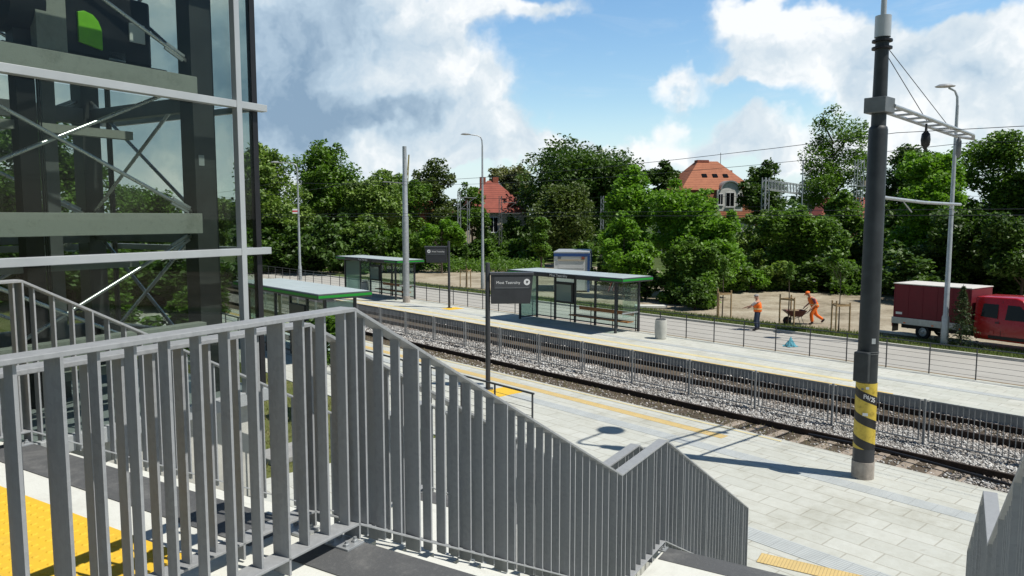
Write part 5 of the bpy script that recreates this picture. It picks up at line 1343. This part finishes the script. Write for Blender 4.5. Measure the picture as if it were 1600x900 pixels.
gp = thing('lamp_post', 'thin grey post rising behind the signal gantry', 'post', far(1250, 90, -0.1)); MB().tube([(0, 0, 0), (0, 0, 12.4)], [0.12, 0.07], 8).build('post', M['galv'], gp); MB().tube([(0, 0, 12.3), (0.5, 0, 12.4)], 0.04, 6).build('arm', M['galv'], gp)
# far crane
cr = thing('crane', 'tiny pale yellow crane boom on the skyline left of the slim pole', 'crane', far(632, 300, -0.1))
b = MB()
for s_ in (-0.6, 0.6): b.bar((s_, 0, 0), (2.3 + s_ * 0.2, 0, 30.5), 0.3, 0.3)
for i in range(14):
    f = i / 14; g_ = (i + 1) / 14; b.bar((2.3 * f - 0.6 * (1 - 0.8 * f), 0, 30.5 * f), (2.3 * g_ + 0.6 * (1 - 0.8 * g_), 0, 30.5 * g_), 0.18, 0.18)
b.build('boom', M['crane'], cr); MB().box(-1.5, 1.5, -1, 1, 0, 2.2).build('cab', M['crane'], cr)

# ================================================================== PEOPLE
def skin_mesh(name, verts, edges, radii, m, sub=2, root=0):
    me = bpy.data.meshes.new(name); me.from_pydata([tuple(v) for v in verts], edges, [])
    o = bpy.data.objects.new(name, me); COL.objects.link(o)
    o.modifiers.new('skin', 'SKIN')
    for i, r_ in enumerate(radii):
        sv = me.skin_vertices[0].data[i]; sv.radius = r_ if hasattr(r_, '__len__') else (r_, r_); sv.use_root = (i == root)
    sd = o.modifiers.new('sub', 'SUBSURF'); sd.levels = sub; sd.render_levels = sub
    bpy.context.view_layer.update()
    res = bpy.data.meshes.new_from_object(o.evaluated_get(bpy.context.evaluated_depsgraph_get()))
    bpy.data.objects.remove(o); bpy.data.meshes.remove(me)
    res.materials.clear(); res.materials.append(m); res.polygons.foreach_set('use_smooth', [True] * len(res.polygons))
    return res
def person(label, loc, rz, J, shirt, vest_m, trouser_m, hair_m, cap=False):
    """J: joints in metres, facing +y. keys: pelvis, chest, neck, head, (s/e/h + l/r arms), (hip/k/a/t + l/r legs)"""
    r = thing('person', label, 'person', loc, rz)
    V = []; E = []; Rr = []; ix = {}
    def av(k, p, rad): ix[k] = len(V); V.append(Vector(p)); Rr.append(rad); return ix[k]
    def ed(a, b): E.append((ix[a], ix[b]))
    J = {k: Vector(v) for k, v in J.items()}
    av('pelvis', J['pelvis'], (.125, .10)); av('waist', J['pelvis'].lerp(J['chest'], .45), (.125, .10)); av('chest', J['chest'], (.155, .115)); av('neck', J['neck'], .058)
    hd = J['head']; up_ = (hd - J['neck']).normalized()
    av('jaw', hd - up_ * 0.06, (.068, .075)); av('brow', hd + up_ * 0.03, (.078, .092)); av('top', hd + up_ * 0.10, (.055, .065))
    for a, b in (('pelvis', 'waist'), ('waist', 'chest'), ('chest', 'neck'), ('neck', 'jaw'), ('jaw', 'brow'), ('brow', 'top')): ed(a, b)
    for q in 'lr':
        av('s' + q, J['s' + q], .062); av('e' + q, J['e' + q], .045); av('h' + q, J['h' + q], .030); ed('chest', 's' + q); ed('s' + q, 'e' + q); ed('e' + q, 'h' + q)
        fd = (J['h' + q] - J['e' + q]).normalized(); av('p' + q, J['h' + q] + fd * 0.07, (.040, .022)); ed('h' + q, 'p' + q)
        side = fd.cross(Vector((0, 0, 1)));
        if side.length < .1: side = Vector((1, 0, 0))
        side.normalize()
        for f in range(4):
            o_ = side * (0.033 - 0.022 * f); l_ = (0.055, 0.065, 0.06, 0.045)[f]
            av('f%s%d' % (q, f), J['h' + q] + fd * (0.09 + l_) + o_ - Vector((0, 0, 0.02)), .008); ed('p' + q, 'f%s%d' % (q, f))
        av('t' + q + 'h', J['h' + q] + fd * 0.07 + side * 0.06, .009); ed('h' + q, 't' + q + 'h')
        av('g' + q, J['g' + q], .088); av('k' + q, J['k' + q], .060); av('a' + q, J['a' + q], .042); av('o' + q, J['o' + q], (.042, .035))
        ed('pelvis', 'g' + q); ed('g' + q, 'k' + q); ed('k' + q, 'a' + q); ed('a' + q, 'o' + q)
    r.scale = (1.30, 1.22, 1.03)
    link('body', skin_mesh('body', V, E, Rr, M['skin']), r)
    # face
    fw = Vector((0, 1, 0)); fw = (fw - up_ * fw.dot(up_)).normalized(); sd = fw.cross(up_)
    MB().add([hd + fw * .095 - up_ * .045 + sd * .014, hd + fw * .095 - up_ * .045 - sd * .014, hd + fw * .088 + up_ * .02, hd + fw * .125 - up_ * .035], [(0, 1, 3), (1, 2, 3), (2, 0, 3), (0, 2, 1)]).build('nose', M['skin'], r)
    for s_ in (-1, 1):
        MB().cbox(hd + fw * .088 + sd * .033 * s_ + up_ * .012, (.026, .012, .012)).build('eye', M['black'], r)
        MB().cbox(hd + sd * .085 * s_ - up_ * .015, (.02, .035, .06), 0).build('ear', M['skin'], r, bevel=.006)
    MB().cbox(hd + fw * .085 - up_ * .075, (.045, .012, .010)).build('mouth', M['barrow'], r)
    c0 = hd + up_ * .045 - fw * .012
    hm = MB(); n1, n2 = 6, 14; vs = []
    for i in range(n1 + 1):
        a = (math.pi / 2) * i / n1
        for k in range(n2):
            b_ = 2 * math.pi * k / n2
            vs.append(c0 + sd * (.092 * math.sin(a) * math.cos(b_)) + fw * (.108 * math.sin(a) * math.sin(b_)) + up_ * (.095 * math.cos(a)))
    hm.add(vs, [(i * n2 + k, i * n2 + (k + 1) % n2, (i + 1) * n2 + (k + 1) % n2, (i + 1) * n2 + k) for i in range(n1) for k in range(n2)])
    if cap: hm.add([c0 + fw * .09 + sd * .07, c0 + fw * .09 - sd * .07, c0 + fw * .19 - sd * .05 - up_ * .015, c0 + fw * .19 + sd * .05 - up_ * .015], [(0, 1, 2, 3)])
    hm.build('cap' if cap else 'hair', hair_m, r, smooth=True)
    # clothes
    VV = [J['pelvis'] - Vector((0, 0, .10)), J['pelvis'] + Vector((0, 0, .02)), J['pelvis'].lerp(J['chest'], .5), J['chest'], J['chest'].lerp(J['neck'], .62)]
    VV += [J['chest'].lerp(J['sl'], .80) , J['chest'].lerp(J['sr'], .80)]
    link('vest', skin_mesh('vest', VV, [(0, 1), (1, 2), (2, 3), (3, 4), (3, 5), (3, 6)], [(.215, .18), (.205, .175), (.205, .17), (.215, .165), (.10, .095), (.10, .095), (.10, .095)], vest_m), r)
    bd = MB(); c = J['pelvis'].lerp(J['chest'], .28)
    for q in 'lr':
        link('sleeve', skin_mesh('sleeve', [J['s' + q], J['s' + q].lerp(J['e' + q], .5), J['s' + q].lerp(J['e' + q], .95)], [(0, 1), (1, 2)], [.078, .066, .060], shirt), r)
        link('trouser_leg', skin_mesh('trouser_leg', [J['pelvis'] + Vector((0, 0, .03)), J['g' + q], J['k' + q], J['k' + q].lerp(J['a' + q], .92)], [(0, 1), (1, 2), (2, 3)], [(.125, .11), .108, .082, .072], trouser_m), r)
        link('boot', skin_mesh('boot', [J['a' + q] + Vector((0, 0, .08)), J['a' + q], J['a' + q].lerp(J['o' + q], .5) - Vector((0, 0, .012)), J['o' + q]], [(0, 1), (1, 2), (2, 3)], [.056, .06, (.056, .045), (.05, .036)], M['boot']), r)
    ring = [(.212 * math.cos(a), .18 * math.sin(a)) for a in [2 * math.pi * i / 20 for i in range(20)]]
    vs = [c + Vector((x, y, dz)) for dz in (-.03, .03) for (x, y) in ring]
    bd.add(vs, [(k, (k + 1) % 20, 20 + (k + 1) % 20, 20 + k) for k in range(20)]); bd.build('reflective_band', M['reflect'], r, smooth=True)
    return r
J1 = dict(pelvis=(0, 0, .95), chest=(0.0, .01, 1.30), neck=(0, .02, 1.47), head=(0, .06, 1.60), sl=(-.20, .01, 1.40), sr=(.20, .01, 1.40),
          el=(-.26, .20, 1.20), hl=(-.20, .44, 1.10), er=(.27, .10, 1.16), hr=(.06, .30, 1.08),
          gl=(-.10, 0, .88), gr=(.10, 0, .88), kl=(-.16, .04, .50), kr=(.13, .02, .50), al=(-.20, -.02, .09), ar=(.15, -.02, .09), ol=(-.24, .15, .035), our=(0, 0, 0))
J1['or'] = (.18, .15, .035); del J1['our']
person('grey haired worker in orange vest and dark jeans standing on the road', (12.09, 36.26, -0.13), R(62), J1, M['shirt_grey'], M['orange'], M['jeans'], M['grey_hair'])
J2 = dict(pelvis=(0, -.02, .92), chest=(0.0, .14, 1.25), neck=(0, .22, 1.41), head=(0, .30, 1.53), sl=(-.20, .16, 1.34), sr=(.20, .16, 1.34),
          el=(-.25, .08, 1.06), hl=(-.27, .26, .86), er=(.25, .08, 1.06), hr=(.27, .26, .86),
          gl=(-.09, -.01, .86), gr=(.09, -.01, .86), kl=(-.10, .18, .50), kr=(.10, -.12, .47), al=(-.10, .12, .09), ar=(.10, -.46, .20), ol=(-.10, .28, .035), )
J2['or'] = (.10, -.36, .07)
WBZ = R(93)
person('worker in orange clothes and cap walking and pushing a wheelbarrow', (15.55, 37.9, -0.07), WBZ, J2, M['shirt_plum'], M['orange'], M['orange'], M['orange'], True)
wb = thing('wheelbarrow', 'rusty red wheelbarrow pushed by the walking worker', 'wheelbarrow', (15.55, 37.9, -0.07), WBZ)
tr_ = MB(); lo = [(-.20, .72), (.20, .72), (.17, 1.22), (-.17, 1.22)]; hi = [(-.34, .52), (.34, .52), (.30, 1.60), (-.30, 1.60)]
vo = [(x, y, .42) for x, y in lo] + [(x, y, .74) for x, y in hi]; vi = [(x * .93, .95 + (y - .95) * .95, .445) for x, y in lo] + [(x * .95, .95 + (y - .95) * .96, .742) for x, y in hi]
tr_.add(vo + vi, [(3, 2, 1, 0)] + [(k, (k + 1) % 4, 4 + (k + 1) % 4, 4 + k) for k in range(4)] + [(8, 9, 10, 11)] + [(8 + (k + 1) % 4, 8 + k, 12 + k, 12 + (k + 1) % 4) for k in range(4)] + [(4 + k, 4 + (k + 1) % 4, 12 + (k + 1) % 4, 12 + k) for k in range(4)])
tr_.build('tray', M['barrow'], wb)
for s_ in (-1, 1):
    MB().tube([(.27 * s_, .22, .84), (.26 * s_, .55, .60), (.16 * s_, .85, .40), (.07 * s_, 1.42, .22)], .018, 8).build('handle', M['galv_dark'], wb, smooth=True)
    MB().tube([(.22 * s_, .78, .42), (.24 * s_, .62, .02), (.24 * s_, .74, .02)], .014, 6).build('leg', M['galv_dark'], wb)
wh = MB().lathe([(.08, -.03), (.18, -.04), (.21, -.03), (.21, .03), (.18, .04), (.08, .03)], 20).build('wheel', M['tyre'], wb, smooth=True); wh.location = (0, 1.42, .21); wh.rotation_euler = (0, R(90), 0)
MB().lathe([(.075, -.035), (.075, .035)], 12).build('hub', M['barrow'], wh)
hp = MB(); hp.lathe([(.26, .0), (.20, .07), (.08, .11)], 14, 0, (0, 1.05, .68)); hp.build('load', M['soil'], wb, smooth=True)
print('objects', len(bpy.data.objects))
